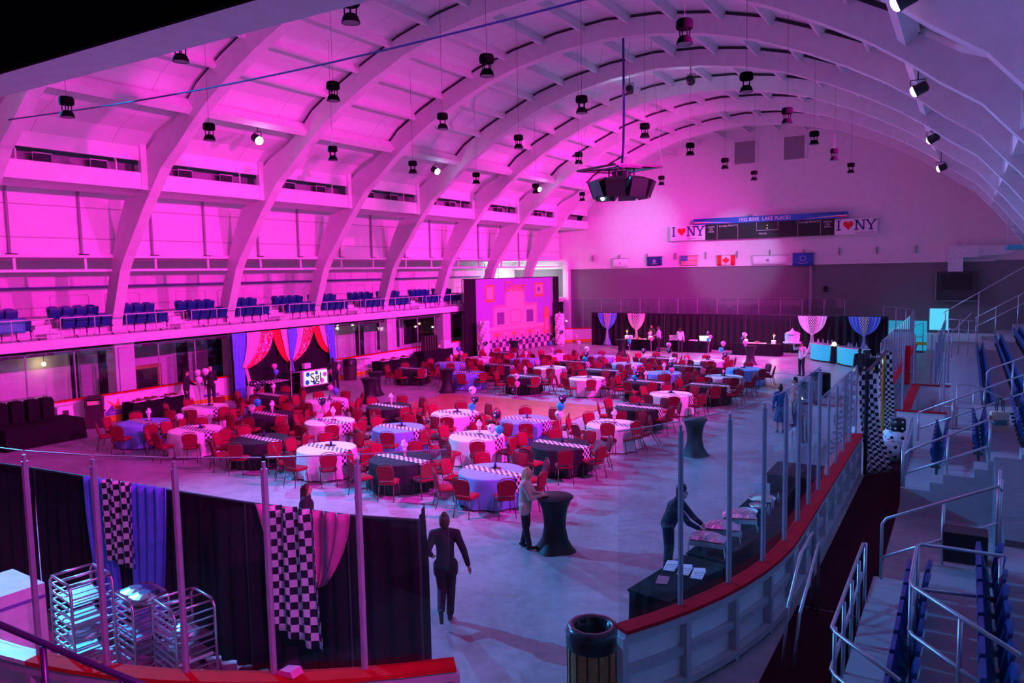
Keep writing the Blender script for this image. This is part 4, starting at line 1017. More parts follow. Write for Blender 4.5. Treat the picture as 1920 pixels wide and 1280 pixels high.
bar_unit((-7.95, 48.2), (-6.6, 46.95), 'left white curved bar front glowing cyan'); bar_unit((-6.25, 46.6), (-4.75, 44.95), 'right white curved bar front glowing cyan')
t = thing('bar_wedge', 'black wedge panel between the two bar fronts', 'panel', (-6.42, 46.78, 0), math.atan2(-1.6, 1.45)); MB().prism([(-.22, 0), (.22, 0), (.1, 1.0), (-.1, 1.0)], -.16, -.08).build('wedge', M['blackcloth'], t)
BOT = MB().lathe([(.035, 0), (.038, .02), (.038, .15), (.013, .2), (.013, .27)], 10); ob = BOT.build('bottle', M['bottle'], None, True); bme = ob.data; bpy.data.objects.remove(ob)
for i in range(16):
    u = i/15; x, y = lerp((-7.6, 48.35), (-4.5, 45.15), u); x += .1*sin(i*5); y += .1*cos(i*3)
    if abs(u-.5) < .04: continue
    tag(link('bottle', bme, None, (x, y, 1.06)), f'{ordn(i+1)} bottle from the left on the bar counter', 'bottle', 'bar bottles').scale = (1, 1, .8+.3*((i*7) % 5)/5)
tag(MB().sphere((0, 0, .12), .12, 12, 8).build('globe_lamp', M['bulbw'], None, True, (-6.45, 46.85, 1.0)), 'small glowing globe between the bar fronts', 'lamp')
# ------------------------------------------------------------------ people
def blob(name, caps, mat, parent, vox=.012, it=3):
    b = MB()
    for c in caps:
        if c[0] == 'e': b.sphere(c[1], 1, 16, 10, sq=c[2])
        else:
            _, p, q, r1, r2 = c; p, q = V(p), V(q)
            if (q-p).length < 1e-4: b.sphere(p, r1); continue
            b.tube([p, q], [r1, r2], 12); b.sphere(p, r1, 12, 8); b.sphere(q, r2, 12, 8)
    o = b.build(name, mat, None, True)
    m = o.modifiers.new('r', 'REMESH'); m.mode = 'VOXEL'; m.voxel_size = vox; m.use_smooth_shade = True
    s = o.modifiers.new('s', 'SMOOTH'); s.iterations = it; s.factor = .5
    me = bpy.data.meshes.new_from_object(o.evaluated_get(bpy.context.evaluated_depsgraph_get()))
    bpy.data.objects.remove(o); me.name = name; me.shade_smooth()
    return link(name, me, parent)
def person(lab, loc, rz, H=1.72, top='suit', legs='suit', hair='hairk', skin='skin', J=None, lean=0, turn=0, female=False, hairlen=0, bun=False, skirt=None, coat=0, vox=.012, cap=None, short=False):
    J = J or {}; k = H/1.75
    j = dict(pel=(0, 0, .96), wai=(0, .01, 1.12), che=(0, .01, 1.31), nec=(0, 0, 1.48), hea=(0, .03, 1.625),
             shL=(-.18, 0, 1.425), shR=(.18, 0, 1.425), elL=(-.235, -.02, 1.14), elR=(.235, -.02, 1.14), wrL=(-.24, .06, .90), wrR=(.24, .06, .90),
             hiL=(-.09, 0, .93), hiR=(.09, 0, .93), knL=(-.10, .02, .51), knR=(.10, .02, .51), anL=(-.11, -.02, .09), anR=(.11, -.02, .09))
    up = ('wai', 'che', 'nec', 'hea', 'shL', 'shR', 'elL', 'elR', 'wrL', 'wrR')
    if female:
        for a in ('shL', 'shR'): j[a] = (j[a][0]*.9, *j[a][1:])
    j.update({a: b_ for a, b_ in J.items()})
    p = {a: V(b_)*k for a, b_ in j.items()}
    if lean:
        R = Matrix.Rotation(-lean, 3, 'X'); o0 = p['pel'].copy()
        for a in up:
            if a not in J or a in ('hea',): p[a] = o0+R @ (p[a]-o0)
    t = thing('person', lab, 'person', loc, rz)
    C = lambda a, b_, r1, r2: ('c', p[a] if isinstance(a, str) else a, p[b_] if isinstance(b_, str) else b_, r1*k, r2*k)
    hd = p['hea']; f = V((sin(-turn), cos(turn), 0))
    caps = [('e', hd, (.076*k, .095*k, .115*k)), ('e', hd+f*.02*k-V((0, 0, .055*k)), (.058*k, .07*k, .065*k)), C('nec', hd-V((0, 0, .06)), .055, .052),
            ('e', hd+f*.098*k-V((0, 0, .015*k)), (.013*k, .018*k, .024*k)), ('e', hd+f*.085*k-V((0, 0, .06*k)), (.026*k, .012*k, .010*k))]
    sd = V((f.y, -f.x, 0))
    for s in (-1, 1): caps.append(('e', hd+sd*s*.077*k-V((0, 0, .01)), (.012*k, .02*k, .032*k)))
    caps += [C('nec', 'che', .06, .12), C('shL', 'shR', .062, .062), C('che', 'wai', .125, .115), C('wai', 'pel', .112, .125), C('hiL', 'hiR', .085, .085)]
    for s in 'LR':
        caps += [C('nec', 'sh'+s, .05, .06), C('sh'+s, 'el'+s, .052, .04), C('el'+s, 'wr'+s, .039, .028),
                 C('hi'+s, 'kn'+s, .08, .056), C('kn'+s, 'an'+s, .054, .036)]
        el, wr = p['el'+s], p['wr'+s]; d = (wr-el).normalized(); q = d.cross(V((0, 0, 1)))
        q = q.normalized() if q.length > .2 else V((0, 1, 0)); g = d.cross(q)
        if s == 'L': q = q
        pc = wr+d*.085*k
        caps += [('c', wr, pc, .027*k, .034*k), ('c', wr+d*.03*k+q*.012*k, pc+q*.02*k, .022*k, .02*k), ('c', wr+d*.03*k-q*.012*k, pc-q*.02*k, .022*k, .02*k)]
        for i, L_ in enumerate((.062, .075, .072, .055)):
            a0 = pc+q*(.03-.02*i)*k; a1 = a0+(d*.95+g*.15)*L_*.55*k; a2 = a1+(d*.8+g*.45)*L_*.55*k
            caps += [('c', a0, a1, .0095*k, .009*k), ('c', a1, a2, .009*k, .0075*k)]
        a0 = wr+d*.03*k+q*.028*k; a1 = a0+(d*.6+q*.75)*.04*k; caps += [('c', a0, a1, .012*k, .0105*k), ('c', a1, a1+(d*.9+q*.2+g*.2)*.03*k, .0105*k, .009*k)]
    blob('body', caps, M[skin], t, min(vox, .009) if vox < .013 else vox, 2)
    for s in (-1, 1):
        MB().sphere(hd+f*.086*k+sd*s*.03*k+V((0, 0, .012*k)), .011*k, 8, 6).build('eye', M['hairk'], t, True)
    # top
    e = 1.18
    tc = [C('nec', 'che', .068, .15), C('che', 'wai', .155, .14), C('wai', 'pel', .145, .145), C('shL', 'shR', .078, .078)]
    for s in 'LR':
        tc += [C('nec', 'sh'+s, .06, .078), C('sh'+s, 'el'+s, .07, .056)]
        if not short: tc.append(C('el'+s, p['el'+s].lerp(p['wr'+s], .92), .055, .043))
        tc.append(C('pel', 'hi'+s, .13, .108 if coat else .098))
        if coat: tc.append(C('hi'+s, p['hi'+s].lerp(p['kn'+s], coat), .108, .112))
    blob('jacket' if coat else 'shirt', tc, M[top], t, .014)
    # legs
    if skirt:
        b = MB(); z0 = p['pel'].z; zb = skirt*k
        b.lathe([(.13*k, z0+.02), (.16*k, z0-.08), (.19*k, (z0+zb)/2), (.23*k, zb), (.21*k, zb)], 20, fn=lambda r_, z, a, i: r_*(1+.06*(i > 1)*sin(7*a)))
        b.build('skirt', M[legs], t, True)
    else:
        lc = [C('hiL', 'hiR', .10, .10)]
        for s in 'LR': lc += [C('hi'+s, 'kn'+s, .097, .074), C('kn'+s, p['kn'+s].lerp(p['an'+s], .93), .076, .062)]
        blob('trousers', lc, M[legs], t, .014)
    for s in 'LR':
        kn, an = p['kn'+s], p['an'+s]; sh = (an-kn).normalized(); fw = V((0, 1, 0)); fw = (fw-sh*fw.dot(sh)).normalized()
        tq = j.get('to'+s)
        if tq: fw = (V(tq)*k-an).normalized()
        heel = an+sh*.045*k-fw*.04*k; toe = an+sh*.06*k+fw*.16*k
        blob('shoe', [('c', heel, toe, .042*k, .034*k), ('c', an, heel, .045*k, .042*k)], M['shoe'], t, .012)
    # hair
    hc = [('e', hd-f*.018*k+V((0, 0, .028*k)), (.086*k, .098*k, .106*k)), ('e', hd-f*.045*k-V((0, 0, .02*k)), (.084*k, .07*k, .095*k))]
    if hairlen:
        hc += [('c', hd-f*.06*k, hd-f*.085*k-V((0, 0, hairlen*k)), .075*k, .06*k)]
        for s in (-1, 1): hc.append(('c', hd+sd*s*.075*k+V((0, 0, .02)), hd+sd*s*.085*k-f*.03*k-V((0, 0, hairlen*.8*k)), .035*k, .035*k))
    if bun: hc.append(('e', hd-f*.05*k+V((0, 0, .125*k)), (.045*k, .045*k, .045*k)))
    blob('hair', hc, M[hair], t, .012)
    if cap: MB().lathe([(.095*k, 0), (.1*k, .05*k), (.07*k, .11*k), (.02*k, .12*k)], 16, (hd.x, hd.y-.01, hd.z+.05*k)).build('cap', M[cap], t, True)
    return t
person('person in dark suit walking away past the end of the black drape', (-7.05, 9.55, 0), .55, 1.78, 'suit', 'suit', 'hairbr', coat=.3, bun=True, vox=.008,
       J=dict(hiR=(.09, .02, .93), knR=(.07, .08, .51), anR=(.05, .02, .10), hiL=(-.09, 0, .93), knL=(-.07, .03, .52), anL=(-.06, -.30, .30), toL=(-.06, -.24, .14), elR=(.30, -.06, 1.16), wrR=(.36, -.02, .92), elL=(-.27, -.05, 1.16), wrL=(-.24, .18, 1.02)))
person('blond person in beige jacket standing at the near cocktail table', (-7.55, 12.98, 0), -1.25, 1.68, 'tweed', 'suit', 'hairb', female=True, hairlen=.28, coat=.25, vox=.008, lean=.06,
       J=dict(elL=(-.20, .16, 1.14), elR=(.20, .16, 1.14), wrL=(-.08, .36, 1.165), wrR=(.08, .36, 1.165), anL=(-.10, -.08, .09), anR=(.10, .10, .09)))
person('person in black leaning over the buffet with a dish', (-4.58, 13.1, 0), -1.45, 1.72, 'suit', 'suit', 'hairk', lean=.35, vox=.009, cap='black',
       J=dict(elL=(-.2, .42, 1.08), elR=(.2, .42, 1.08), wrL=(-.12, .60, .98), wrR=(.14, .60, .98)))
person('person with long brown hair looking over the black drape', (-10.72, 10.1, 0), -1.0, 1.66, 'suit', 'suit', 'hairbr', female=True, hairlen=.22)
person('person in teal blue dress with hair bun, seen from behind', (-5.29, 26.4, 0), .5, 1.65, 'navy', 'navy', 'hairk', female=True, bun=True, skirt=.42)
person('bearded person in salmon shirt talking in the group at right', (-5.05, 27.7, 0), 2.0, 1.76, 'salmon', 'suit', 'hairk', short=True, turn=0)
person('person in black top with dark hair nearest in the group at right', (-4.3, 25.2, 0), .9, 1.62, 'suit', 'suit', 'hairk')
person('person in pale shirt carrying a giant white cupcake prop', (-7.18, 40.9, 0), 2.7, 1.76, 'shirtw', 'suit', 'hairk', 'skin2',
       J=dict(elR=(.34, .12, 1.36), wrR=(.40, .10, 1.62), elL=(-.27, .02, 1.16), wrL=(-.22, .12, 1.02)))
person('dark clothed person standing left of the checkered gate', (-4.2, 38.6, 0), .4, 1.75, 'suit', 'suit', 'hairk')
person('person in black at left serving table, facing balloons', (-28.3, 20.25, 0), -.9, 1.70, 'suit', 'suit', 'hairk', J=dict(elL=(-.2, .15, 1.15), wrL=(-.1, .36, 1.1)))
person('person in black with blond hair near the blue booth curtain', (-28.2, 21.4, 0), .9, 1.75, 'suit', 'suit', 'hairb', J=dict(elR=(.22, .15, 1.15), wrR=(.1, .38, 1.1)))
person('cook in dark clothes behind the left heat lamps', (-18.95, 50.75, 0), 2.9, 1.72, 'suit', 'suit', 'hairk', 'skin2')
person('person in lavender shirt standing right of the left food station', (-17.85, 49.2, 0), 1.9, 1.78, 'lavs', 'suit', 'hairk', 'skin2', J=dict(elL=(-.22, .12, 1.16), wrL=(-.05, .28, 1.12), elR=(.22, .12, 1.16), wrR=(.05, .28, 1.12)))
person('person in white shirt working at the middle food station', (-16.4, 49.3, 0), .2, 1.66, 'shirtw', 'suit', 'hairk', female=True, hairlen=.15, J=dict(elL=(-.25, .18, 1.2), wrL=(-.3, .4, 1.08)))
person('person in black bending toward the photo booth screen', (-26.25, 27.0, 0), 1.1, 1.70, 'suit', 'suit', 'hairk', lean=.55, short=True, J=dict(elL=(-.2, .5, 1.05), wrL=(-.15, .66, .86), elR=(.2, .5, 1.05), wrR=(.15, .62, .84)))
person('dark haired person seen through the checkered gate', (-3.05, 30.6, 0), .3, 1.72, 'suit', 'suit', 'hairk', hairlen=.15)
person('person in pale top by the black table at far right', (-3.35, 41.2, 0), -.8, 1.66, 'shirtw', 'suit', 'hairk', female=True, hairlen=.2)
# things they hold
t = thing('cupcake_prop', 'giant white cupcake prop with peaked pink top on a shoulder', 'prop', (-7.62, 40.72, 1.72), .2)
MB().lathe([(.44, -.03), (.46, .03), (.40, .04)], 28).build('tray', M['boxw'], t)
MB().lathe([(.34, .03), (.37, .30), (.36, .42)], 28).build('cup', M['bal_w'], t, True, angle=40)
MB().lathe([(.37, .42), (.38, .46), (.30, .53), (.14, .58), (.05, .66), (.015, .74)], 28, fn=lambda r, z, a, i: r*(1+.05*sin(3*a+i))).build('frosting', M['pink'], t, True)
for x, y, z, lab in ((-27.85, 20.55, 1.28, 'lowest white balloon held at the left serving table'), (-28.3, 20.85, 1.52, 'white balloon against the boards at the left serving table'), (-28.0, 21.0, 1.58, 'upper white balloon between the two people in black')):
    o = tag(link('balloon', BM['w'], None, (x, y, z)), lab, 'balloon', 'loose white balloons'); o.scale = (1.15,)*3
PK, CK_ = .56, .56
# ------------------------------------------------------------------ fittings on the end wall
YW = 57.5
for i, (x0, x1) in enumerate(((-15.0, -13.5), (-11.5, -10.1))):
    t = thing('wall_vent', f'{("left", "right")[i]} square mesh vent high on the end wall', 'vent', ((x0+x1)/2, YW, 14.0), 0, 'end wall vents'); w_ = (x1-x0)/2
    MB().box(-w_, w_, -.06, 0, -.8, .8).build('mesh', M['mesh'], t)
    b = MB(); b.box(-w_-.06, w_+.14, -.1, 0, .8, .9); b.box(-w_-.06, -w_, -.1, 0, -.8, .8); b.box(w_, w_+.14, -.1, 0, -.8, .8); b.box(-w_-.06, w_+.14, -.1, 0, -.88, -.8); b.build('frame', M['white'], t)
t = thing('scoreboard', 'long black scoreboard under a blue header on the end wall', 'scoreboard', (-12.52, YW-.35, 0))
MB().box(-4.52, 4.52, -.12, .35, 7.75, 8.86).build('board_body', M['black'], t)
h = MB().box(-5.4, 5.4, -.22, -.02, 8.88, 9.32).build('header', M['signb'], t)
RX = (PI/2, 0, 0)
text('1932 RINK  LAKE PLACID', .36, (-.2, -.225, 9.09), RX, M['signw'], h, 'lettering', .005, sx=.92, offset=.006)
for s in (-1, 1):
    for q, (mm, z0, zz) in enumerate((('signn', 9.18, .10), ('signr', 9.02, .06), ('signw', 9.10, .03))):
        b = MB(); n_ = 10; P = [(s*(5.35-2.9*i/n_), z0+zz*sin(PI*i/n_*1.1)-.1*q*i/n_) for i in range(n_+1)]
        b.prism(P+[(x, z-(.10-.02*q)*(1-i/11)) for i, (x, z) in list(enumerate(P))[::-1]], -.228-.002*q, -.22); b.build('swoosh', M[mm], h)
for x in (-3.62, -2.1, 2.1, 3.62): MB().box(x-.02, x+.02, -.14, -.12, 7.75, 8.86).build('divider', M['grey'], t)
for s, words in ((-1, (('SHOTS\nON\nGOAL', -4.07, 8.5), ('PLAYER', -3.2, 8.7), ('PENALTY', -2.5, 8.72))), (1, (('PLAYER', 2.5, 8.7), ('PENALTY', 3.2, 8.72), ('SHOTS\nON\nGOAL', 4.07, 8.5)))):
    for wd, x, z in words: text(wd, .17, (x, -.125, z), RX, M['signw'], t, 'lettering', .004)
text('PERIOD', .17, (-.3, -.125, 8.03), RX, M['signw'], t, 'lettering', .004)
b = MB(); b.tube([(-.75, -.13, 8.86), (-.75, -.13, 8.28), (.75, -.13, 8.28), (.75, -.13, 8.86)], .018, 4); b.build('clock_frame', M['signw'], t)
for z in (8.42, 8.62): MB().sphere((0, -.125, z), .035, 8, 6).build('clock_dot', M['dotled'], t)
b = MB(); b.rbox((-1.2, -.05, 9.42), .3, .3, .16, .3); b.tube([(-1.2, -.05, 9.32), (-1.2, -.05, 9.4)], .03); b.build('camera_box', M['grey'], t)
def ny(x, z0, z1, x0, x1, lab):
    t = thing('wall_sign', lab, 'sign', (x, YW-.45, (z0+z1)/2), 0, 'white love signs'); W_ = x1-x0; Hh = z1-z0
    MB().box(-W_/2, W_/2, 0, .45, -Hh/2, Hh/2).build('panel', M['signw'], t)
    b = MB(); s_ = .30*Hh
    def slab(cx, wd): b.box(cx-wd/2, cx+wd/2, -.02, 0, s_-.05+.08, s_+.05+.08); b.box(cx-wd/2, cx+wd/2, -.02, 0, -s_+.03+.08+.02, -s_+.15+.06)
    bot, topz = -s_+.12, s_+.10
    def vs(cx, w2=.055): b.box(cx-w2, cx+w2, -.02, 0, bot, topz)
    def ser(cx, z, wd=.17): b.box(cx-wd, cx+wd, -.02, 0, z-.035, z+.035)
    vs(-W_*.40); ser(-W_*.40, topz, .15); ser(-W_*.40, bot, .15)
    n0, n1 = W_*.02, W_*.02+.46
    vs(n0, .04); vs(n1, .04); ser(n0, topz, .13); ser(n0, bot, .13); ser(n1, topz, .13)
    b.prism([(n0-.05, topz), (n0+.08, topz), (n1+.05, bot-.02), (n1-.08, bot-.02)], -.02, 0)
    y0 = W_*.36; mid = (bot+topz)/2-.05
    b.prism([(y0-.31, topz), (y0-.19, topz), (y0+.06, mid), (y0-.06, mid)], -.02, 0); b.prism([(y0+.31, topz), (y0+.20, topz), (y0-.05, mid), (y0+.05, mid)], -.021, 0)
    b.box(y0-.06, y0+.06, -.02, 0, bot, mid); ser(y0-.25, topz, .13); ser(y0+.25, topz, .13); ser(y0, bot, .15); b.build('lettering', M['signn'], t)
    hc = -W_*.17; P = []
    for i in range(28): a = 2*PI*i/28; P.append((hc+.0205*16*sin(a)**3, .12+.0215*(13*cos(a)-5*cos(2*a)-2*cos(3*a)-cos(4*a))))
    MB().prism(P, -.02, 0).build('heart', M['signr'], t)
    text('iloveny.com', .25, (W_*.22, -.01, -Hh/2+.13), RX, M['ink'], t, 'web_address', .004)
ny(-18.42, 7.75, 8.9, -19.78, -17.06, 'white I heart NY sign at left end of the scoreboard')
ny(-6.66, 7.73, 8.8, -8.0, -5.32, 'white I heart NY sign at right end of the scoreboard')
def flag(x0, x1, z0, z1, lab, mat):
    t = thing('flag', lab, 'flag', ((x0+x1)/2, YW-.28, z0), 0, 'end wall flags'); w_ = x1-x0
    MB().tube([(-w_/2-.1, 0, z1-z0+.02), (w_/2+.1, 0, z1-z0+.02)], .018, 6).build('rod', M['grey'], t)
    for s_ in (-1, 1): MB().tube([(s_*w_/2, 0, z1-z0+.02), (s_*w_/2, .265, z1-z0+.02)], .016, 6).build('wall_bracket', M['grey'], t)
    return t, w_, z1-z0
def cloth(t, w_, h_, x0, x1, z0, z1, nm, mat, dy=0):
    sheet(lambda u, v: V((x0+(x1-x0)*u, dy+.03*sin((x0+(x1-x0)*u)*7), z1+(z0-z1)*v)), 12, 3, None, .006, nm, M[mat], t)
t, w_, h_ = flag(-21.75, -20.5, 5.9, 6.58, 'dark blue flag with gold emblem, leftmost coloured on the end wall', 0); cloth(t, w_, h_, -w_/2, w_/2, 0, h_, 'flag_cloth', 'signn')
b = MB(); b.lathe([(.05, 0), (.14, .02), (.14, .04), (.05, .06)], 12); e = b.build('emblem', M['ink'], t); e.rotation_euler = (PI/2, 0, 0); e.location = (0, -.04, .32)
MB().box(-.25, .25, -.05, -.04, .1, .15).build('motto_ribbon', M['ink'], t)
t, w_, h_ = flag(-19.0, -17.65, 5.86, 6.58, 'red and white striped flag with a blue corner', 0)
for k in range(13): cloth(t, w_, h_, -w_/2, w_/2, h_*k/13, h_*(k+1)/13, 'stripe', 'signr' if k % 2 == 0 else 'signw')
cloth(t, w_, h_, -w_/2, -w_/2+.55, h_*6/13, h_, 'blue_corner', 'flagblue', -.012)
b = MB()
for r_ in range(5):
    for c_ in range(6): b.rbox((-w_/2+.06+.085*c_, -.055, h_*6/13+.05+.07*r_), .025, .01, .025)
b.build('stars', M['signw'], t)
t, w_, h_ = flag(-16.2, -14.85, 5.8, 6.54, 'red and white flag with a maple leaf', 0)
cloth(t, w_, h_, -w_/2, -w_/4, 0, h_, 'red_bar', 'signr'); cloth(t, w_, h_, -w_/4, w_/4, 0, h_, 'white_field', 'signw'); cloth(t, w_, h_, w_/4, w_/2, 0, h_, 'red_bar', 'signr')
L_ = [(0, .30), (.05, .2), (.1, .22), (.08, .08), (.15, .15), (.18, .1), (.27, .12), (.24, .03), (.28, 0), (.13, -.12), (.15, -.18), (.02, -.16), (.02, -.28)]
MB().prism([(x, .37+z) for x, z in L_]+[(-x, .37+z) for x, z in L_[::-1]], -.05, -.04).build('maple_leaf', M['signr'], t)
t, w_, h_ = flag(-13.6, -11.1, 5.8, 6.44, 'wide white flag with a faint grey emblem', 0); cloth(t, w_, h_, -w_/2, w_/2, 0, h_, 'flag_cloth', 'signw'); MB().rbox((-.15, -.045, .3), .22, .01, .2).build('emblem', M['ink'], t)
t, w_, h_ = flag(-24.7, -23.35, 5.82, 6.5, 'small white flag with grey mark, far left of the end wall', 0); cloth(t, w_, h_, -w_/2, w_/2, 0, h_, 'flag_cloth', 'signw'); MB().rbox((0, -.045, .3), .1, .01, .16).build('emblem', M['ink'], t)
t, w_, h_ = flag(-10.75, -9.35, 5.66, 6.55, 'bright blue flag with a white ring emblem', 0); cloth(t, w_, h_, -w_/2, w_/2, 0, h_, 'flag_cloth', 'flagblue')
b = MB(); b.tube([(.2*cos(a*PI/8), -.05, .52+.17*sin(a*PI/8)) for a in range(16)], .02, 5, closed=True); b.tube([(-.35, -.05, .24), (-.15, -.05, .17), (.15, -.05, .17), (.35, -.05, .24)], .025, 5); b.build('emblem', M['lavs'], t)
# duct and louvre recess at right
t = thing('air_duct', 'pale boxy air duct along the right of the end wall', 'duct', (0, YW-.45, 0))
MB().box(-1.15, .62, -.35, .43, 6.0, 6.75).build('plenum', M['duct'], t); MB().box(.62, 1.9, -.3, .43, 6.1, 6.72).build('run', M['duct'], t)
MB().prism([(1.9, 6.72), (2.55, 6.72), (2.5, 6.5), (2.35, 6.25), (2.1, 6.12), (1.9, 6.1)], -.3, .43).build('elbow', M['duct'], t); MB().box(-1.1, -.25, -.25, .43, 5.1, 6.0).build('drop', M['duct'], t)
t = thing('louvre_box', 'dark louvred ventilation box below the duct', 'vent', (-.6, YW, 0)); MB().box(-1.1, 1.2, -.5, 0, 3.2, 5.1).build('casing', M['dark'], t); MB().box(-.85, .85, -.54, -.5, 3.9, 4.95).build('opening', M['black'], t)
b = MB(); b.tube([(-1.15, -.55, 5.0), (-1.15, -.55, 3.2), (1.25, -.55, 3.2)], .03, 6); b.build('frame', M['grey'], t)
tag(MB().box(-.12, .12, -.1, .1, -.2, .2).build('wall_box', M['black'], None, loc=(-8.55, YW-.1, 4.0)), 'small black box on the grey end wall', 'box')
# camera platform at the right
t = thing('camera_platform', 'blue grey railed camera platform hung high at right', 'platform', (2.6, 52.0, 0))
MB().box(-.75, 1.5, -1, 1, 6.35, 6.6).build('deck', M['tealplastic'], t)
b = MB()
for z in (7.2, 7.6, 8.4): b.tube([(-.7, -1, z), (1.5, -1, z)], .03, 6)
for x in (-.7, .0, .35, 1.3): b.tube([(x, -1, 6.5), (x, -1, 8.6)], .03, 6)
b.build('railing', M['steel'], t); MB().box(.1, 1.2, -1.03, -.97, 6.65, 7.15).build('kick_panel', M['tealplastic'], t)
MB().tube([(-.7, -.9, 6.4), (-.7, -.9, 11)], .025, 6).build('hanger', M['steel'], t)
b = MB(); b.rbox((.9, -.9, 7.9), .5, .5, .35, .3); b.tube([(.6, -1.0, 7.85), (.35, -1.2, 7.8)], .1, 10); b.build('spotlight', M['black'], t)

# ------------------------------------------------------------------ pendant lamps
def make_pendant():
    t = thing('pendant_light', '', 'lamp', group='black pendant lamps')
    MB().lathe([(.17, .20), (.19, .23), (.185, .36), (.16, .40), (.05, .41)], 16).build('housing', M['matte'], t, True, angle=40)
    b = MB()
    for k in range(4): a = PI/4+k*PI/2; b.tube([(.12*cos(a), .12*sin(a), .22), (.11*cos(a), .11*sin(a), .0)], .015, 5)
    b.build('struts', M['matte'], t)
    MB().lathe([(.10, .05), (.15, .0), (.185, -.12), (.175, -.12), (.12, -.02)], 18, cap=False).build('reflector', M['matte'], t, True)
    MB().lathe([(.17, -.115), (.01, -.105)], 18, cap=False).build('lens', M['lenspl'], t)
    MB().tube([(0, 0, .41), (0, 0, 1.0)], .006, 4).build('cable', M['dark'], t)
    return t
PX = [('left', -20.5, 10.0, [11.6, 16.0, 21.4, 26.2, 31.1, 37.0, 42.9]), ('left centre', -15.45, 10.6, [11.4, 16.25, 21.45, 26.55, 32.0, 43.0]), ('right centre', -10.45, 10.6, [11.55, 16.45, 21.9, 27.3, 32.7, 38.2, 44.2]), ('right', -5.45, 10.6, [16.65, 22.05, 27.65, 33.0, 38.4, 44.25])]
pend = make_pendant(); PP = Proto(pend)
def soff(u):
    for (a, c), (d, e_) in zip(CE, CE[1:]):
        if a <= u <= d: return c+(e_-c)*(u-a)/(d-a)
    return 10.5
cabs = []
for nm, x, z, ys in PX:
    for i, y in enumerate(ys):
        r = PP.put((x, y, z), .3*i, f'black hourglass pendant lamp, {WORD[i+1]} from camera in the {nm} row', 'black pendant lamps')
        cb = [c for c in r.children if c.name.startswith('cable')][0] if r.children else None
        for c in COL.objects:
            if c.parent == r and c.name.startswith('cable'): c.scale = (1, 1, 1); c.data = MB().tube([(0, 0, .41), (0, 0, soff(abs(x-XC))-z)], .006, 4).build('tmp', M['dark']).data; break
for o in [o for o in COL.objects if o.name.startswith('tmp')]: bpy.data.objects.remove(o)
# central speaker cluster
t = thing('speaker_cluster', 'black octagonal speaker cluster hanging under a square frame', 'speakers', (-12.3, 29.5, 0))
b = MB(); Q = [(-1.75, -.55), (.35, -1.5), (1.6, .35), (-.55, 1.35)]
for a, c in zip(Q, Q[1:]+Q[:1]): b.beam((*a, 9.72), (*c, 9.72), .07, .08); b.beam((a[0]*.5, a[1]*.5, 9.72), (c[0]*.5, c[1]*.5, 9.72), .05, .06); b.beam((*a, 9.72), (0, 0, 9.72), .05, .06)
b.build('square_frame', M['black'], t)
b = MB()
for k in range(8):
    a = 2*PI*k/8
    for z0, z1 in ((9.7, 9.2),): b.tube([(.55*cos(a), .55*sin(a), z0), (.55*cos(a), .55*sin(a), z1)], .035, 5)
b.box(-.3, .3, -.3, .3, 9.25, 9.6); b.build('inner_rig', M['dark'], t)
for k in range(8):
    a = 2*PI*k/8+.2; m = Matrix.Rotation(a, 4, 'Z') @ Matrix.Translation((.95, 0, 8.95)) @ Matrix.Rotation(.35, 4, 'Y')
    b = MB(); b.add([m @ V(p) for p in ((-.2, -.28, -.35), (-.2, .28, -.35), (.3, .38, -.35), (.3, -.38, -.35), (-.2, -.28, .35), (-.2, .28, .35), (.3, .38, .35), (.3, -.38, .35))], [(0, 1, 2, 3), (4, 5, 6, 7), (0, 1, 5, 4), (1, 2, 6, 5), (2, 3, 7, 6), (3, 0, 4, 7)]); b.build('speaker', M['black'], t)
p = MB().box(-.75, -.15, -.9, -.4, 8.4, 8.6).build('projector', M['black'], t); MB().sphere((-.45, -.92, 8.48), .07, 10, 6).build('projector_lens', M['lens_b'], p)
MB().tube([(.1, 0, 14.9), (.12, 0, 12), (.08, 0, 10.6), (0, 0, 9.75)], .05, 8).build('cable_bundle', M['signn'], t)
b = MB()
for a in Q: b.tube([(*a, 9.75), (a[0]*.6+.3, a[1]*.2, 14.6)], .008, 4)
b.build('suspension_wires', M['grey'], t)
tag(MB().tube([(-25.2+26.2*i/20, 12.47, 10.5-.35*sin(PI*min(1, i/20*1.1))) for i in range(21)], .022, 6).build('cable', M['signn']), 'dark blue cable strung across the hall under the ribs', 'cable')
# ------------------------------------------------------------------ stage lights
def stage_light(x, y, z, aim, col, watt, size, lens, lab, blend=.6, rad=.12, hang=None):
    t = thing('stage_light', lab, 'stage light', (x, y, z), 0, 'stage lights')
    d = (V(aim)-V((x, y, z))).normalized(); q = d.to_track_quat('-Z', 'Y').to_matrix().to_4x4()
    b = MB(); b.lathe([(.10, .30), (.17, .24), (.17, .0), (.19, -.10), (.165, -.10), (.15, .02)], 18); o = b.build('lamp_head', M['black'], t, True, angle=40); o.matrix_local = q
    b = MB(); b.lathe([(.15, -.03), (.10, -.055), (.01, -.06)], 18, cap=False); b.lathe([(.162, -.10), (.15, -.15), (.10, -.19), (.02, -.205)], 18, cap=False); l = b.build('lens', lens, t, True); l.matrix_local = q
    MB().tube([(-.2, 0, .0), (-.2, 0, .3), (.2, 0, .3), (.2, 0, .0)], .018, 6).build('yoke', M['black'], t); MB().tube([(0, 0, .3), (0, 0, (hang or soff(abs(x-XC))-.03-z))], .02, 6).build('clamp', M['black'], t)
    L = bpy.data.lights.new('stage_beam', 'SPOT'); L.energy = watt; L.color = col; L.spot_size = math.radians(size); L.spot_blend = blend; L.shadow_soft_size = rad
    o = bpy.data.objects.new('stage_beam', L); COL.objects.link(o); o.parent = t; o.matrix_local = Matrix.Translation(d*.36) @ q
    return t
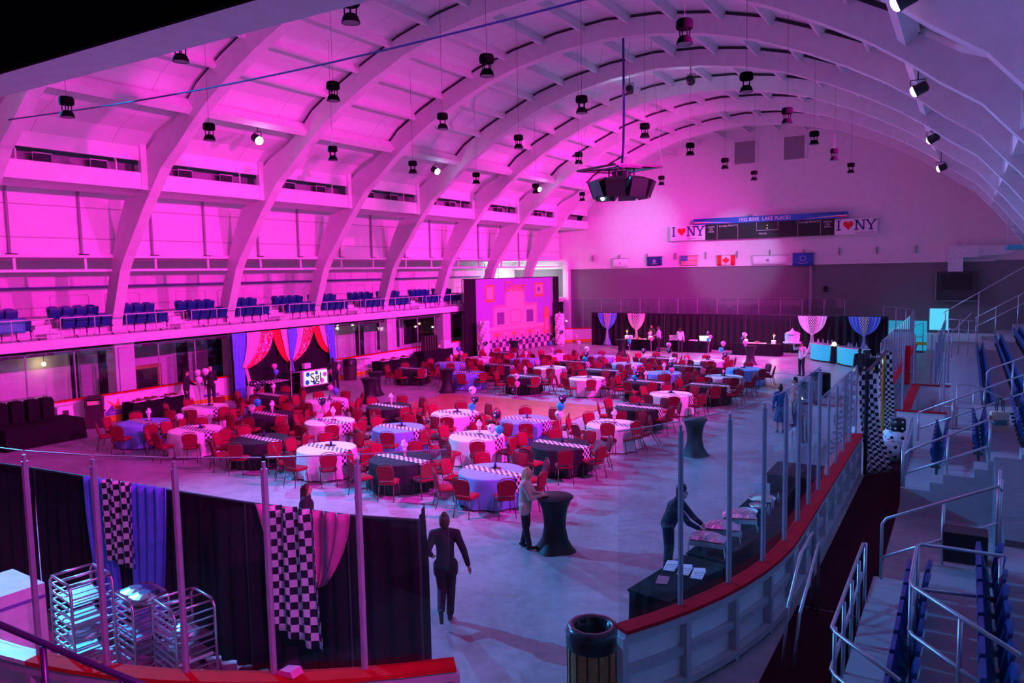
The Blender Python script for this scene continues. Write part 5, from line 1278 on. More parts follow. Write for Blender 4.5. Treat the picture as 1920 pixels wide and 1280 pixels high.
PINK = (1.0, .012, .62); CY = (.015, .33, .88)
for i, (x, y, z) in enumerate(((-1.0, 8.8, 10.6), (-1.25, 17.0, 10.7), (-1.47, 26.8, 10.9), (-1.44, 36.8, 10.8), (-1.35, 46.0, 10.57))):
    stage_light(x, y, z, (-25 if y < 30 else -22, y+(2 if y < 15 else 11 if 30 < y < 40 else .5), .8 if y < 30 else 2.5), PINK, 30000*PK*(.3 if y < 10 else 1.5 if 30 < y < 40 else .9 if y > 40 else 1), 84, M['lens_p'], f'magenta stage lamp on the right haunch, {WORD[i+1]} from camera', .8)
for i, y in enumerate((10.3, 21.4, 33.3, 44.6)):
    stage_light(-24.5, y, 11.05 if y > 15 else 10.6, (-5, y-(0 if y < 15 else 2), 0), CY, 15000*CK_*(2.0 if y < 15 else 1.3 if y < 30 else 1.8), 80, M['lens_b'], f'blue stage lamp on the left haunch, {WORD[i+1]} from camera', .8)
stage_light(1.2, 2.2, 8.6, (-12, 5.5, .8), (1.0, .02, .7), 2500, 62, M['lens_p'], 'magenta stage lamp hanging above the near right block', .7)
stage_light(-14.2, 35.1, 14.2, (-22.2, 57, 8.9), (.25, .5, 1.0), 9000, 18, M['lens_b'], 'left small lamp aimed at the end wall from the roof rib', 1, hang=.7)
stage_light(-11.2, 35.1, 14.2, (-15, 57.4, 6.3), (.3, .55, 1.0), 8000, 19, M['lens_b'], 'right small lamp under a roof rib aimed at the flags', .6, hang=.7)
def amb(nm, loc, e_, col, size, rot=(0, 0, 0)):
    L = bpy.data.lights.new(nm, 'AREA'); L.energy = e_; L.color = col; L.size = size; o = bpy.data.objects.new(nm, L); COL.objects.link(o); o.location = loc; o.rotation_euler = rot
amb('balcony_lamp', (-31.5, 55.2, 6.3), 160, (.8, .95, 1), 1.6)
wd = bpy.data.worlds.new('world'); sc.world = wd; wd.use_nodes = True
wd.node_tree.nodes['Background'].inputs['Color'].default_value = (.02, .02, .05, 1); wd.node_tree.nodes['Background'].inputs['Strength'].default_value = .2
vs_ = sc.view_settings; vs_.view_transform = 'Standard'; vs_.look = 'None'; vs_.gamma = 1; vs_.exposure = .1; vs_.use_curve_mapping = False
sc.cycles.transparent_max_bounces = 24
# ------------------------------------------------------------------ arena seats
def make_seat(folded=True):
    t = thing('arena_seat', '', 'seat', group='blue arena seats')
    b = MB(); P = [(-.20, .40), (-.225, .55), (-.23, .72), (-.19, .80), (-.10, .83), (0, .835)]; P += [(-x, z) for x, z in P[-2::-1]]; n_ = len(P)
    yy = lambda z: -.14-(z-.4)*.18
    F_ = [(x, yy(z)+.03+.02*(x/.23)**2, z) for x, z in P]; K_ = [(x, yy(z)-.012+.02*(x/.23)**2, z) for x, z in P]
    b.add(F_+K_, [tuple(range(n_)), tuple(range(2*n_-1, n_-1, -1))]+[(i, (i+1) % n_, n_+(i+1) % n_, n_+i) for i in range(n_)]); b.build('backrest', M['seatblue'], t, True, angle=35)
    b = MB(); b.prism([(-.07, .36), (.0, .34), (.10, .66), (.09, .76), (.04, .77), (-.02, .5)] , -.21, .21, 'x'); b.build('folding_seat', M['seatblue'], t, True, angle=35)
    b = MB(); b.box(-.235, -.205, -.12, .08, .30, .36); b.box(-.235, -.205, -.06, -.02, 0, .32); b.box(-.22, .22, -.06, -.03, .33, .37); b.build('bracket', M['dark'], t)
    return t
seat = Proto(make_seat())
ns = 0
for k, (y0, y1, far) in enumerate(((27.5, 47.5, 0), (27.5, 48.0, 0), (29.5, 48.5, 0), (36, 49, 0), (40.5, 49.5, 0))):
    i = 0; y = y0
    while y < y1:
        seat.put((.62+.83*k, y, zf(k)), PI/2, f'blue folded arena seat, far right block, row {WORD[k+1]} from aisle, {ordn(i+1)} from near end', 'arena seats, far right block'); i += 1; y += .52
for k in range(4):
    for i in range(7): seat.put((-.52+.83*k, 20.0+.55*i, zf(k)), PI/2, f'blue folded arena seat, middle right block, {WORD[k+1]} row up, {ordn(i+1)} from near end', 'arena seats, middle right block')
for k in range(3):
    for i in range(8): seat.put((-.52+.83*k, 8.2+.52*i, zf(k)), PI/2, f'blue folded arena seat, near right block, {WORD[k+1]} row up, {ordn(i+1)} from near end', 'arena seats, near right block')
RW = ['nearest', 'second', 'third', 'fourth', 'fifth', 'sixth', 'seventh']
for q, ry in enumerate(RIBS[:6]):
    for k, (x, z) in enumerate(((-29.72, 3.42), (-30.62, 3.76))):
        for i, dy in enumerate((-2.0, -1.5, -1.0, -.5, .5, 1.0, 1.5, 2.0)):
            seat.put((x, ry+dy, z), -PI/2, f'blue balcony seat at {RW[q]} rib, {("front", "back")[k]} row, {ordn(i+1)} from near end', 'balcony seats')
# balcony railings and stairs
for q, ry in enumerate(RIBS[:7]):
    t = thing('balcony_railing', f'pink lit front railing of the balcony, {WORD[q+1]} section from camera', 'railing', (-28.98, ry, 3.42), 0, 'balcony front railings')
    b = MB(); b.tube([(0, -2.7, .78), (0, 2.65, .78)], .022, 6); b.tube([(0, -2.7, .12), (0, 2.65, .12)], .016, 6); b.build('rails', M['railp'], t)
    for j in range(5): MB().tube([(0, -2.7+1.3*j, -.25), (0, -2.7+1.3*j, .78)], .018, 6).build('post', M['railp'], t)
    b = MB()
    for j in range(7): b.rbox((-.02, -2.1+.7*j, .06), .02, .05, .18, 0, rx=.6)
    b.build('brackets', M['dark'], t)
    t = thing('balcony_steps', f'short white steps between seat groups, {WORD[q+1]} from camera', 'steps', (-29.6, ry-2.75, 3.42), 0, 'balcony steps')
    MB().box(-.42, .3, -.3, .3, 0, .17).build('tread', M['white'], t); MB().box(-.9, -.47, -.3, .3, .34, .5).build('tread', M['white'], t); MB().box(-1.3, -.95, -.3, .3, .34, .67).build('tread', M['white'], t)
    t = thing('balcony_railing', f'thin rounded rear railing of the balcony, {WORD[q+1]} from camera', 'railing', (-31.1, ry, 4.1), 0, 'balcony rear railings')
    for s in (-1, 1):
        b = MB(); a0, a1 = (.35, 1.9) if s > 0 else (-1.9, -.35); b.tube([(0, a0, 0), (0, a0, .82), (0, a0+.08, .9), (0, a1-.08, .9), (0, a1, .82), (0, a1, 0)], .018, 6); b.tube([(0, a0, .5), (0, a1, .5)], .014, 6); b.tube([(0, (a0+a1)/2, 0), (0, (a0+a1)/2, .9)], .014, 6); b.build('rail_loop', M['railp'], t)

# ------------------------------------------------------------------ stand railings
def railing(lab, segs, posts, r=.024, mat='steel', grp=None):
    t = thing('railing', lab, 'railing', (0, 0, 0), 0, grp)
    for s in segs: MB().tube(s, r, 8).build('rail', M[mat], t, True)
    for x, y, z0, z1 in posts: MB().tube([(x, y, z0), (x, y, z1)], r, 8).build('post', M[mat], t, True)
railing('low steel railing along the edge of the near step', [[(-.45, 8.1, 1.5), (-1.14, 8.85, 1.5), (-1.2, 8.98, 1.5), (-1.2, 12.0, 1.5), (-1.2, 12.08, 1.42)], [(-.45, 8.1, 1.0), (-1.14, 8.85, 1.0), (-1.2, 8.98, 1.0), (-1.2, 12.0, 1.05)]], [(-1.17, y, .05, 1.5) for y in (9.0, 9.75, 10.5, 11.25, 12.05)])
railing('steel corner railing around the upper near step', [[(.52, 8.0, 2.05), (-.40, 9.2, 2.05), (-.44, 9.35, 2.05), (-.44, 10.6, 2.05), (-.40, 10.72, 2.05), (.48, 10.72, 2.05)], [(.4, 8.2, 1.5), (-.40, 9.2, 1.5), (-.44, 9.35, 1.5), (-.44, 10.6, 1.5), (.48, 10.72, 1.5)]], [(-.43, 9.3, .6, 2.05), (-.44, 10.0, .6, 2.05), (-.43, 10.66, .6, 2.05), (.46, 10.72, 1.0, 2.05), (.05, 8.62, 1.0, 2.05)])
railing('long sloping steel railing over the dark passage', [[(-1.04, 13.08, .6), (-1.04, 13.08, 1.5), (-.98, 13.08, 1.6), (.5, 13.08, 2.32), (.55, 13.08, 2.25)], [(-1.02, 13.08, .96), (.5, 13.08, 1.76)]], [(-.2, 13.08, .8, 1.95), (.5, 13.08, 1.4, 2.3), (.55, 13.6, .9, 2.3), (.55, 14.2, .9, 2.3)])
railing('sloping railing at the near edge of the middle block', [[(-1.08, 18.9, .3), (-1.08, 18.9, 1.35), (-1.0, 18.9, 1.45), (.5, 18.9, 2.28), (.58, 18.9, 2.2)], [(-1.05, 18.9, .92), (.5, 18.9, 1.7)]], [(-.25, 18.9, .6, 1.84), (.52, 18.9, 1.2, 2.25)])
railing('sloping railing at the far edge of the middle block', [[(-1.07, 24.1, 1.42), (1.6, 24.1, 2.75)], [(-1.07, 24.1, .95), (1.6, 24.1, 2.25)]], [(-1.06, 24.1, .6, 1.42), (-.23, 24.1, 1.0, 1.84), (.5, 24.1, 1.4, 2.2), (1.4, 24.1, 1.8, 2.65)])
railing('barred front railing of the middle block beside the dice', [[(-1.13, 18.95, 1.5), (-1.13, 22.5, 1.55)]], [(-1.13, 18.95+.5*i, .55, 1.5) for i in range(8)])
railing('gate railing across the far concrete walkway', [[(-.63, 26.8, 1.9), (.3, 26.8, 1.92), (1.0, 26.8, 1.55)], [(-.63, 26.8, 1.2), (.3, 26.8, 1.2)]], [(-.6, 26.8, .6, 1.9), (-.15, 26.8, .6, 1.9), (.28, 26.8, .6, 1.92)])
railing('sloping railing at the near end of the far seats', [[(.6, 26.8, 1.7), (.6, 26.8, 2.3), (.68, 26.8, 2.42), (2.6, 26.8, 3.35)]], [(1.25, 26.8, 1.0, 2.7), (2.2, 26.8, 1.4, 3.15)])
railing('cyan lit railings stepping up at the far end of the seats', [[(-.6, 46.6, 1.95), (.25, 46.6, 3.0)], [(-.8, 48.5, 2.55), (.55, 48.5, 2.45)], [(-.8, 48.5, 2.0), (.55, 48.5, 1.9)], [(.45, 48.9, 2.6), (3.6, 48.9, 4.6)], [(.45, 48.9, 2.1), (3.6, 48.9, 4.0)], [(-1.1, 50.0, 2.82), (2.64, 50.0, 5.36)]],
        [(-.6, 46.6, .6, 1.95), (-.8, 48.5, .6, 2.55), (-.3, 48.5, .6, 2.5), (.15, 48.5, .6, 2.5), (.5, 48.6, .6, 2.6), (1.4, 48.9, 1.0, 3.2), (2.4, 48.9, 1.4, 3.85), (3.4, 48.9, 2.0, 4.45), (-1.0, 50, .6, 2.8), (.6, 50, .6, 3.95)], mat='steel')
railing('short grab rails at the gap behind the red capped boards', [[(-2.05, 10.6, 0.02), (-2.0, 10.7, .9), (-2.0, 11.6, 1.35), (-2.0, 12.6, 1.35), (-2.0, 12.7, 0.02)], [(-1.9, 10.6, 0.02), (-1.85, 10.7, .8), (-1.9, 12.55, 1.2), (-1.9, 12.6, .02)]], [])
railing('dark handrail crossing the bottom left corner', [[(-5.9, 2.1, 3.6), (-5.58, 2.277, 3.444), (-4.74, 2.736, 3.017), (-4.0, 3.14, 2.66)]], [(-5.154, 2.51, 1.6, 3.2), (-4.70, 2.76, 1.3, 2.99)], .022, 'darkrail')
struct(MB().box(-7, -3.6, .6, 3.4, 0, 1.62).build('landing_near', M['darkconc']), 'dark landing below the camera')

# ------------------------------------------------------------------ checkered gate, dice, bits on the right
t = thing('checkered_gate', 'tall black and white checkered curtain gate over the red carpet', 'gate', (-2.2, 22.2, 0))
for (y, w_, nm) in ((.15, .62, 'near_curtain'), (5.2, .4, 'far_curtain')):
    curve_sheet(lambda v, y=y, w_=w_: bez([(-.2, y-w_/2, 2.76), (-.2, y-w_/2+.02, 1.2), (-.12, y-w_*.5, .9), (.1, y-w_*.6, .03)], v), lambda v, y=y, w_=w_: bez([(.15, y+w_/2, 2.76), (.2, y+w_/2, 1.2), (.3, y+w_*.45, .9), (.62 if y < 1 else .25, y+w_*.5, .03)], v), 26, 16, .05, 3, (.8, -.5, 0), nm, M['checkuv'], t, lambda u, v: (u*.95, v*2.7))
curve_sheet(lambda v: (.0, .65, 2.74-2.6*v), lambda v: (.0+.1*v, 1.35, 2.74-2.6*v), 20, 8, .04, 5, (1, 0, 0), 'gold_curtain', M['gold'], t)
curve_sheet(lambda v: (.0, 4.2, 2.74-2.6*v), lambda v: (.0, 4.8, 2.74-2.6*v), 18, 8, .04, 5, (1, 0, 0), 'gold_curtain', M['gold'], t)
MB().tube([(0, -.2, 0), (0, -.2, 2.78), (0, 5.5, 2.78), (0, 5.5, 0)], .05, 10).build('pipe_arch', M['black'], t)
def die(x, y, z, s, rz, mb, md, lab, rx=0):
    t = thing('giant_die', lab, 'die', (x, y, z), rz, 'giant dice'); t.rotation_euler = (rx, 0, rz)
    me = bpy.data.meshes.new('cube_body'); bm = bmesh.new(); bmesh.ops.create_cube(bm, size=s); bmesh.ops.bevel(bm, geom=bm.edges[:], offset=s*.08, segments=3, affect='EDGES'); bm.to_mesh(me); bm.free(); me.materials.append(M[mb]); me.shade_smooth()
    link('cube_body', me, t, (0, 0, s/2))
    pat = {0: [(0, 0)], 1: [(-1, -1), (1, 1), (0, 0)], 2: [(-1, -1), (1, 1), (-1, 1), (1, -1)], 3: [(-1, -1), (1, 1), (-1, 1), (1, -1), (-1, 0), (1, 0)], 4: [(-1, -1), (1, 1), (-1, 1), (1, -1), (0, 0)], 5: [(-1, 1), (1, -1)]}
    for f, nrm in enumerate(((0, -1, 0), (-1, 0, 0), (0, 0, 1), (1, 0, 0), (0, 1, 0))):
        q = V(nrm).to_track_quat('Z', 'Y').to_matrix().to_4x4(); b = MB()
        for u, v in pat[[4, 3, 2, 1, 0][f] if mb == 'boxw' else [2, 5, 4, 1, 3][f]]:
            b2 = MB().lathe([(s*.085, -.003), (s*.085, .006)], 14); m = Matrix.Translation((0, 0, s/2)) @ q @ Matrix.Translation((u*s*.25, v*s*.25, s/2)); b.add([m @ V(p) for p in b2.v], b2.f)
        b.build('pips', M[md], t)
die(-1.86, 23.95, .012, .56, .5, 'boxw', 'black', 'big white die on the carpet, nearest and lowest'); die(-1.72, 25.3, .0, .60, .25, 'boxw', 'black', 'cyan lit white die behind the nearest die'); die(-1.68, 25.4, .60, .40, .3, 'black', 'boxw', 'small black die with white dots stacked on a white die')
tag(MB().box(-.33, .33, -.3, .3, .02, .55).box(-.4, .4, -.36, .36, .55, .6).build('equipment_trolley', M['black'], None, loc=(-1.0, 28.5, 0)), 'dark trolley inside the beige walled penalty box', 'trolley')
t = skirted('buffet_table', 'black skirted table with glowing drinks beyond the penalty box', -3.9, 43.5, .0, 2.0, .8)
for i in range(5): tag(link('bottle', bme, None, (-4.5+.3*i, 43.4+.1*(i % 2), .767)), f'{ordn(i+1)} bottle on the far right black table', 'bottle', 'far table bottles')
t = thing('lit_board', 'cyan lit white backdrop with yellow stripe at far right', 'board', (-3.3, 55.0, 0)); MB().box(-1.2, 1.2, -.05, .05, .1, 2.0).build('panel', M['barw'], t); MB().box(-1.2, 1.2, -.06, -.05, .45, .65).build('yellow_stripe', M['kick'], t); MB().box(-1.1, 1.1, -.5, .05, 0, .1).build('foot', M['dark'], t)
b = MB(); b.tube([(-1.0, -.4, 0), (-1.0, -.4, 1.9)], .03); b.tube([(1.0, -.4, 0), (1.0, -.4, 1.9)], .03); b.tube([(-1.0, -.4, 1.0), (1.0, -.4, 1.0)], .025); b.tube([(-1.0, -.4, 1.0), (1.0, -.4, 1.9)], .02); b.build('frame', M['steel'], t)
tag(MB().box(-.5, .5, -.08, .08, 0, 1.3).build('lit_sign', M['win_c'], None, loc=(-1.4, 53.0, 1.6)), 'cyan glowing screen beyond the walkway glass', 'screen')
MB().tube([(0, 0, -1.6), (0, 0, 0)], .05, 8).build('leg', M['steel'], bpy.data.objects['lit_sign'])
for i, (x, y, h_, r_) in enumerate(((-5.3, 34.6, 1.0, .42), (-5.35, 32.6, .85, .40))):
    tag(MB().lathe([(r_, 0), (r_, h_), (r_-.02, h_+.02), (.02, h_+.02)], 24).build('stool_pouf', M['blackcloth'], None, True, (x, y, 0)), f'{("taller", "shorter")[i]} black round pedestal behind the group of people', 'pedestal')
tag(MB().lathe([(.10, 0), (.12, .03), (.12, .30), (.06, .36)], 14).build('glow_lantern', M['bulbw'], None, True, (-5.65, 32.0, 0)), 'small glowing white lantern beside the black pedestals', 'lamp')
t = thing('paper_bag', 'cream paper bag with dark handles and teal print on a seat step', 'bag', (.42, 21.9, 1.0+.0), .3); t.location = (.80, 22.3, 1.4)
b = MB(); b.prism([(-.19, 0), (.19, 0), (.20, .5), (-.20, .5)], -.07, .07); b.build('bag_body', M['papery'], t); MB().box(-.15, .15, -.076, -.07, .16, .3).build('teal_print', M['paperg'], t)
for y in (-.06, .06): MB().tube([(-.08, y, .5), (-.06, y, .78), (0, y, .85), (.06, y, .78), (.08, y, .5)], .012, 6).build('handle', M['black'], t)
tag(MB().box(-.28, .28, -.2, .2, 0, .45).build('speaker_box', M['black'], None, loc=(.1, 12.85, 1.2)), 'black box standing on the step at the top of the near block', 'box')
# ------------------------------------------------------------------ bins
t = thing('trash_bin', 'round wood slatted trash bin at the end of the red capped boards', 'bin', (-4.08, 8.72, 0))
b = MB(); b.lathe([(.33, 0), (.33, .72)], 28); b.build('wood_slats', M['binwood'], t)
for k in range(14): a = 2*PI*k/14; MB().rbox((.335*cos(a), .335*sin(a), .36), .012, .014, .72, a).build('slat_gap', M['black'], t)
MB().lathe([(.34, .70), (.35, .72), (.35, .90), (.30, .96), (.24, .96), (.22, .9), (.2, .5)], 28, cap=False).build('lid_ring', M['black'], t, True, angle=40)
MB().lathe([(.345, .86), (.36, .90), (.31, .985), (.25, .98), (.2, .85), (.16, .45), (.02, .4)], 28, fn=lambda r, z, a, i: r*(1+.02*sin(9*a+i)), cap=False).build('liner', M['bag'], t, True)
def sqbin(x, y, rz, lab):
    t = thing('trash_bin', lab, 'bin', (x, y, 0), rz)
    b = MB(); b.prism([(-.28, 0), (.28, 0), (.30, .80), (-.30, .80)], -.28, .28); b.build('bin_body', M['bin'], t)
    b = MB(); b.box(-.31, .31, -.31, .31, .80, .84); b.box(-.31, -.24, -.31, .31, .84, 1.1); b.box(.24, .31, -.31, .31, .84, 1.1); b.box(-.31, .31, .24, .31, .84, 1.1); b.box(-.31, .31, -.31, -.27, .84, .9); b.prism([(-.33, 1.1), (.33, 1.1), (.22, 1.2), (-.22, 1.2)], -.31, .31); b.build('hood', M['bin'], t)
    MB().box(-.22, .22, -.2, .2, .86, 1.04).build('inner_bag', M['papery'], t); MB().tube([(.29, -.1, .62), (.36, -.08, .62), (.36, .08, .62), (.29, .1, .62)], .02, 6).build('handle', M['bin'], t)
sqbin(-28.35, 16.3, .95, 'tall brown square trash bin against the left boards')
t = thing('trash_bin', 'round dark trash can between the booth and high stools', 'bin', (-28.3, 30.2, 0)); MB().lathe([(.36, 0), (.38, .5), (.38, .75), (.36, .75)], 24).build('can', M['bin'], t, True, angle=40); MB().lathe([(.39, .75), (.39, 1.02), (.34, 1.12), (.02, 1.14)], 24).build('dome_lid', M['black'], t, True, angle=40); MB().rbox((.3, -.2, .95), .16, .02, .14, -.6).build('opening', M['papery'], t)
t = thing('bar_stool', 'thin framed high table beside the round dark trash can', 'table', (-28.3, 31.3, 0)); MB().box(-.3, .3, -.35, .35, .98, 1.02).build('top', M['railp'], t)
for sx in (-1, 1):
    for sy in (-1, 1): MB().tube([(sx*.27, sy*.32, .98), (sx*.27, sy*.32, 0)], .018, 6).build('leg', M['railp'], t)
MB().tube([(-.27, -.32, .45), (.27, -.32, .45), (.27, .32, .45), (-.27, .32, .45)], .014, 6, closed=True).build('stretcher', M['railp'], t)
t = thing('folded_risers', 'row of tall ribbed dark panels leaning by the diner drape', 'panels', (-28.2, 37.6, 0))
MB().box(-.4, .4, -1.5, 1.5, 0, .9).build('covered_base', M['blackcloth'], t)
for k in range(6): MB().rbox((0, -1.0+.24*k, 1.35), .3, .12, .9).build('panel', M['bin'], t)
MB().rbox((.1, 1.1, 1.15), .3, .7, .5).build('white_crate', M['boxw'], t)
t = thing('hazard_door', 'black square panel with hazard striped frame under the balcony', 'panel', (-30.35, 19.75, 0))
MB().box(-.05, .05, -.55, .55, 0, 1.75).build('panel', M['black'], t); b = MB(); b.box(-.06, .06, -.55, .75, 1.75, 1.9); b.box(-.06, .06, .55, .75, 0, 1.75); b.build('striped_frame', M['hazard'], t)
t = thing('reception_counter', 'white counter with cabinet doors behind the left glass', 'counter', (-31.0, 14.6, 0)); MB().box(-.3, .3, -1.4, 1.4, 0, .95).build('cabinet', M['white'], t); MB().box(-.36, .38, -1.45, 1.45, .95, 1.08).build('counter_top', M['white'], t)
for k in range(3): MB().box(.3, .315, -1.35+.92*k, -.5+.92*k, .08, .88).build('door', M['signw'], t)
t = thing('water_cooler', 'white dispenser with dark cups beside the gear bags', 'dispenser', (-28.45, 15.15, 0)); MB().box(-.2, .2, -.28, .28, 0, 1.0).build('body', M['boxw'], t); MB().box(.2, .21, -.1, .12, .45, .85).build('dark_slot', M['bin'], t)
for i, (x, y, z, lab) in enumerate(((-31.9, 16.4, 2.25, 'small bright lamp behind the far left glass'), (-31.6, 30.2, 2.35, 'bright lamp in the hall right of the booth'), (-31.6, 32.8, 2.5, 'second bright lamp in the hall behind the glass'), (-31.4, 42.5, 2.1, 'yellowish lamp near the dark diner drape'))):
    t = thing('ceiling_lamp', lab, 'lamp', (x, y, z), 0, 'hall lamps'); MB().sphere((0, 0, 0), .08, 10, 6).build('bulb', M['bulb'], t); MB().tube([(0, 0, .06), (0, 0, 2.78-z)], .01, 5).build('cord', M['dark'], t)
t = thing('hanging_jacket', 'dark jacket with teal lower half hanging behind the glass', 'jacket', (-31.9, 24.6, .9)); b = MB(); b.lathe([(.2, 0), (.24, .4), (.26, .75), (.12, .95), (.05, 1.0)], 14, fn=lambda r, z, a, i: r*(.45 if abs(cos(a)) > .9 else 1)); b.build('jacket', M['suit'], t, True); MB().lathe([(.25, .05), (.265, .38)], 14, cap=False).build('teal_panel', M['tealplastic'], t, True); MB().tube([(0, 0, 1.0), (-.1, 0, 1.06), (-.32, 0, 1.06)], .012, 5).build('hook', M['steel'], t)

# ------------------------------------------------------------------ bun racks
def rack(x, y, rz, H, W_, D, lab, n_, trays, pans):
    t = thing('bun_rack', lab, 'rack', (x, y, 0), rz)
    for sy in (-1, 1):
        b = MB(); yy = sy*D/2; b.tube([(-W_/2, yy, .12), (-W_/2, yy, H-.08), (-W_/2+.08, yy, H), (W_/2-.08, yy, H), (W_/2, yy, H-.08), (W_/2, yy, .12)], .019, 6); b.build('end_frame', M['alu'], t, True)
    b = MB()
    for x_ in (-W_/2, W_/2, 0):
        for z in (H-.01, .15): b.tube([(x_*.9, -D/2, z), (x_*.9, D/2, z)], .017, 6)
    b.build('cross_bars', M['alu'], t, True)
    for k in range(n_):
        z = .28+(H-.4)*k/(n_-1)
        b = MB()
        for sx in (-1, 1): b.box(min(sx*W_/2, sx*(W_/2-.03)), max(sx*W_/2, sx*(W_/2-.03)), -D/2, D/2, z, z+.012)
        b.box(-W_/2, W_/2, -D/2-.008, -D/2+.01, z-.012, z+.02); b.build('tray_slide', M['alu'], t)
    for z in trays: MB().box(-W_/2+.035, W_/2-.035, -D/2+.03, D/2-.03, z, z+.02).build('sheet_pan', M['alu'], t)
    for x_, z in pans:
        b = MB(); b.lathe([(.13, 0), (.2, .05), (.21, .1), (.19, .13), (.08, .16), (.01, .16)], 16, (x_, 0, z), fn=lambda r, z_, a, i: r*(1+.06*sin(5*a+i*2)), cap=False); b.build('foil_pan', M['foil'], t)
    for sx in (-1, 1):
        for sy in (-1, 1): MB().lathe([(.03, 0), (.055, .02), (.055, .09), (.02, .12)], 10, (sx*(W_/2-.03), sy*(D/2-.03), 0)).build('caster', M['black'], t)
rack(-9.8, 5.3, -.15, 1.78, .66, .5, 'tallest aluminium bun rack behind the glass at lower left', 14, (1.5, 1.2, .75), ((.0, .9),))
rack(-9.62, 5.98, -.15, 1.32, .62, .48, 'middle aluminium bun rack topped with foil pans', 10, (1.18, .8), ((-.12, 1.2), (.14, 1.2)))
rack(-8.68, 5.98, -.2, 1.42, .66, .52, 'right aluminium bun rack with foil trays on its lower shelves', 11, (.95, .7, .4), ((.1, .97), (-.1, .72), (.12, .42)))
t = thing('white_crate', 'white pink lit crate with purple stripe at the left edge', 'crate', (-11.98, 5.35, 0), -.05); MB().box(-.5, .5, -.35, .35, 0, 1.2).build('crate', M['boxw'], t); MB().box(-.505, .505, -.355, .355, .98, 1.03).build('purple_stripe', M['pur'], t)
tag(MB().prism([(-.12, 0), (.14, .02), (.1, .09), (-.1, .05)], -.08, .08).build('folded_napkin', M['hotpink'], None, loc=(-6.45, 5.72, 1.11)), 'crumpled pink napkin on the red cap rail', 'napkin')

# ------------------------------------------------------------------ diner backdrop with balloon columns
dP0, dP1 = (-28.35, 42.3), (-27.1, 51.9)
dd = (V((*dP1, 0))-V((*dP0, 0))); Ld = dd.length; ang = math.atan2(dd.y, dd.x)
r = thing('diner_backdrop', 'large pink printed diner scene backdrop framed in black drape', 'backdrop', (*dP0, 0), ang)
Hd = 5.15
drape_o = drape
def loc_drape(x0, x1, nm):
    n_ = max(10, int((x1-x0)/.06)); sheet(lambda u, v: V((x0+(x1-x0)*u, -.08+.05*sin(2*PI*(x1-x0)*u/.4), Hd-(Hd-.03)*v)), n_, 6, None, .006, nm, M['curtain'], r)
loc_drape(-1.0, .25, 'left_drape'); loc_drape(Ld-.55, Ld+.3, 'right_drape')
pw = pm('backdrop_lilac', (.40, .16, .62), .8, var=.03); pk = pm('backdrop_pink', (.62, .30, .42), .8, var=.03); pl_ = pm('backdrop_pale', (.72, .50, .50), .8, var=.03); po = pm('backdrop_orange', (.70, .30, .12), .8); pd = pm('backdrop_plum', (.22, .06, .30), .8)
wall_ = MB().box(.2, Ld-.5, -.02, .02, .02, Hd).build('printed_canvas', pw, r)
def pic(x0, x1, z0, z1, m, nm, d=.026): return MB().box(x0, x1, -d, -.02, z0, z1).build(nm, m, wall_)
pic(.2, Ld-.5, .02, 1.55, M['checkbig'] and checker_mat('printed_checker', (.72, .55, .62), (.06, .015, .10), .38), 'checker_floor', .024)
pic(.2, Ld-.5, .9, 1.6, pk, 'counter_front', .028); pic(.9, Ld-1.6, 1.55, 1.8, pl_, 'counter_top', .034)
for k in range(8):
    x = 1.5+.95*k; pic(x-.05, x+.05, .5, 1.15, pd, 'stool_stem', .040); pic(x-.24, x+.24, 1.15, 1.36, po if k % 2 else pl_, 'stool_seat', .042); pic(x-.2, x+.2, .42, .52, pd, 'stool_base', .041)
b = MB(); P = [(2.0, 1.8), (2.0, 3.0), (2.15, 3.3), (3.3, 3.35), (3.35, 3.9)]+[(4.55-1.2*cos(PI*i/10), 3.9+.75*sin(PI*i/10)) for i in range(11)]+[(5.75, 3.35), (7.2, 3.35), (7.2, 1.8)]
b.prism(P, -.030, -.02); b.build('serving_window_wall', pk, wall_)
b = MB(); P2 = [(2.2, 1.85), (2.2, 2.95), (2.35, 3.1), (3.5, 3.15), (3.55, 3.8)]+[(4.55-1.0*cos(PI*i/10), 3.85+.62*sin(PI*i/10)) for i in range(11)]+[(5.6, 3.15), (7.0, 3.15), (7.0, 1.85)]
b.prism(P2, -.036, -.02); b.build('serving_window_face', pl_, wall_)
for x0, x1, z0, z1, m in ((2.45, 3.25, 1.95, 2.8, pd), (3.95, 5.2, 1.95, 2.95, pk), (5.85, 6.65, 1.95, 2.85, pd)): pic(x0, x1, z0, z1, m, 'window', .042)
pic(4.05, 5.1, 2.05, 2.85, pl_, 'window_pane', .048)
for x0, z0, x1, z1 in ((1.25, 3.55, 2.25, 4.75), (6.9, 3.75, 8.0, 4.8)):
    p_ = pic(x0, x1, z0, z1, po, 'poster', .03); MB().box(x0+.15, x1-.15, -.034, -.03, z0+.2, z1-.15).build('poster_print', pl_, wall_)
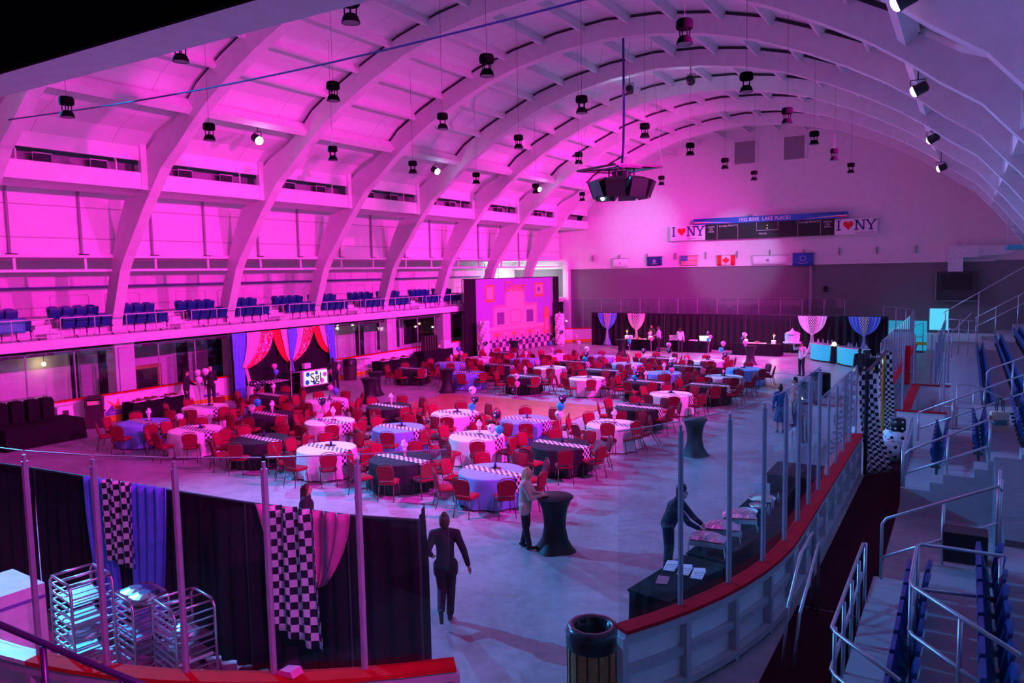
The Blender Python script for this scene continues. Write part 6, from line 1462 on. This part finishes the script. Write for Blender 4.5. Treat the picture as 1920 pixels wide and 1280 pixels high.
b = MB().lathe([(.18, 0), (.18, .005)], 16, (0, 0, 0)); o = b.build('poster_dish', pd, wall_); o.rotation_euler = (PI/2, 0, 0); o.location = (7.4, -.036, 4.3)
text('Diner', 1.05, (4.6, -.05, 4.55), (PI/2, 0, 0), po, wall_, 'lettering', .006)
b = MB(); b.prism([(8.0, 1.0), (8.7, 1.0), (8.7, 2.6), (8.5, 3.0), (8.2, 3.0), (8.0, 2.6)], -.05, -.02); b.build('jukebox', po, wall_); MB().box(8.12, 8.58, -.056, -.05, 1.15, 2.1).build('jukebox_front', pk, wall_)
MB().tube([(-1.0, 0, Hd+.03), (Ld+.3, 0, Hd+.03)], .03, 8).build('crossbar', M['dark'], r)
for x in (-1.0, Ld/2, Ld+.3): MB().tube([(x, .06, 0), (x, .06, Hd+.03)], .03, 8).build('upright', M['dark'], r)
for i, (x, y, lab) in enumerate(((-27.45, 42.2, 'balloon column at the left end of the diner backdrop'), (-26.35, 51.0, 'balloon column at the right end of the diner backdrop'))):
    t = thing('balloon_column', lab, 'balloons', (x, y, 0), 0, 'balloon columns')
    MB().lathe([(.3, 0), (.3, .03)], 16).build('base', M['boxw'], t); MB().tube([(0, 0, 0), (0, 0, 2.3)], .02, 6).build('pole', M['boxw'], t)
    for lv in range(11):
        for k in range(4): a = PI/2*k+lv*.4; o = link('balloon', BM['w'], t, (.2*cos(a), .2*sin(a), .2+.205*lv)); o.rotation_euler = (0, 1.2, a); o.scale = (1.3,)*3
    o = link('balloon', BM['k'], t, (.32, -.3, .95+.1*i)); o = link('balloon', BM['p'], t, (0, 0, 2.48)); o.scale = (.6,)*3
for i, (x, y, z, c) in enumerate(((-24.9, 45.0, 1.2, 'k'), (-24.7, 45.2, .7, 'p'))):
    pass

t = thing('seat_cover', 'teal cover sheet over front balcony seats at far left', 'cover', (-29.58, 13.4, 3.42))
sheet(lambda u, v: V((.12+.02*sin(9*u)-.30*max(0, .35-v), -1.2+2.4*u, .86-.1*abs(sin(4.6*PI*u))*(v < .3)-.72*max(0, v-.25))), 24, 10, None, .008, 'cover_sheet', M['tealplastic'], t)
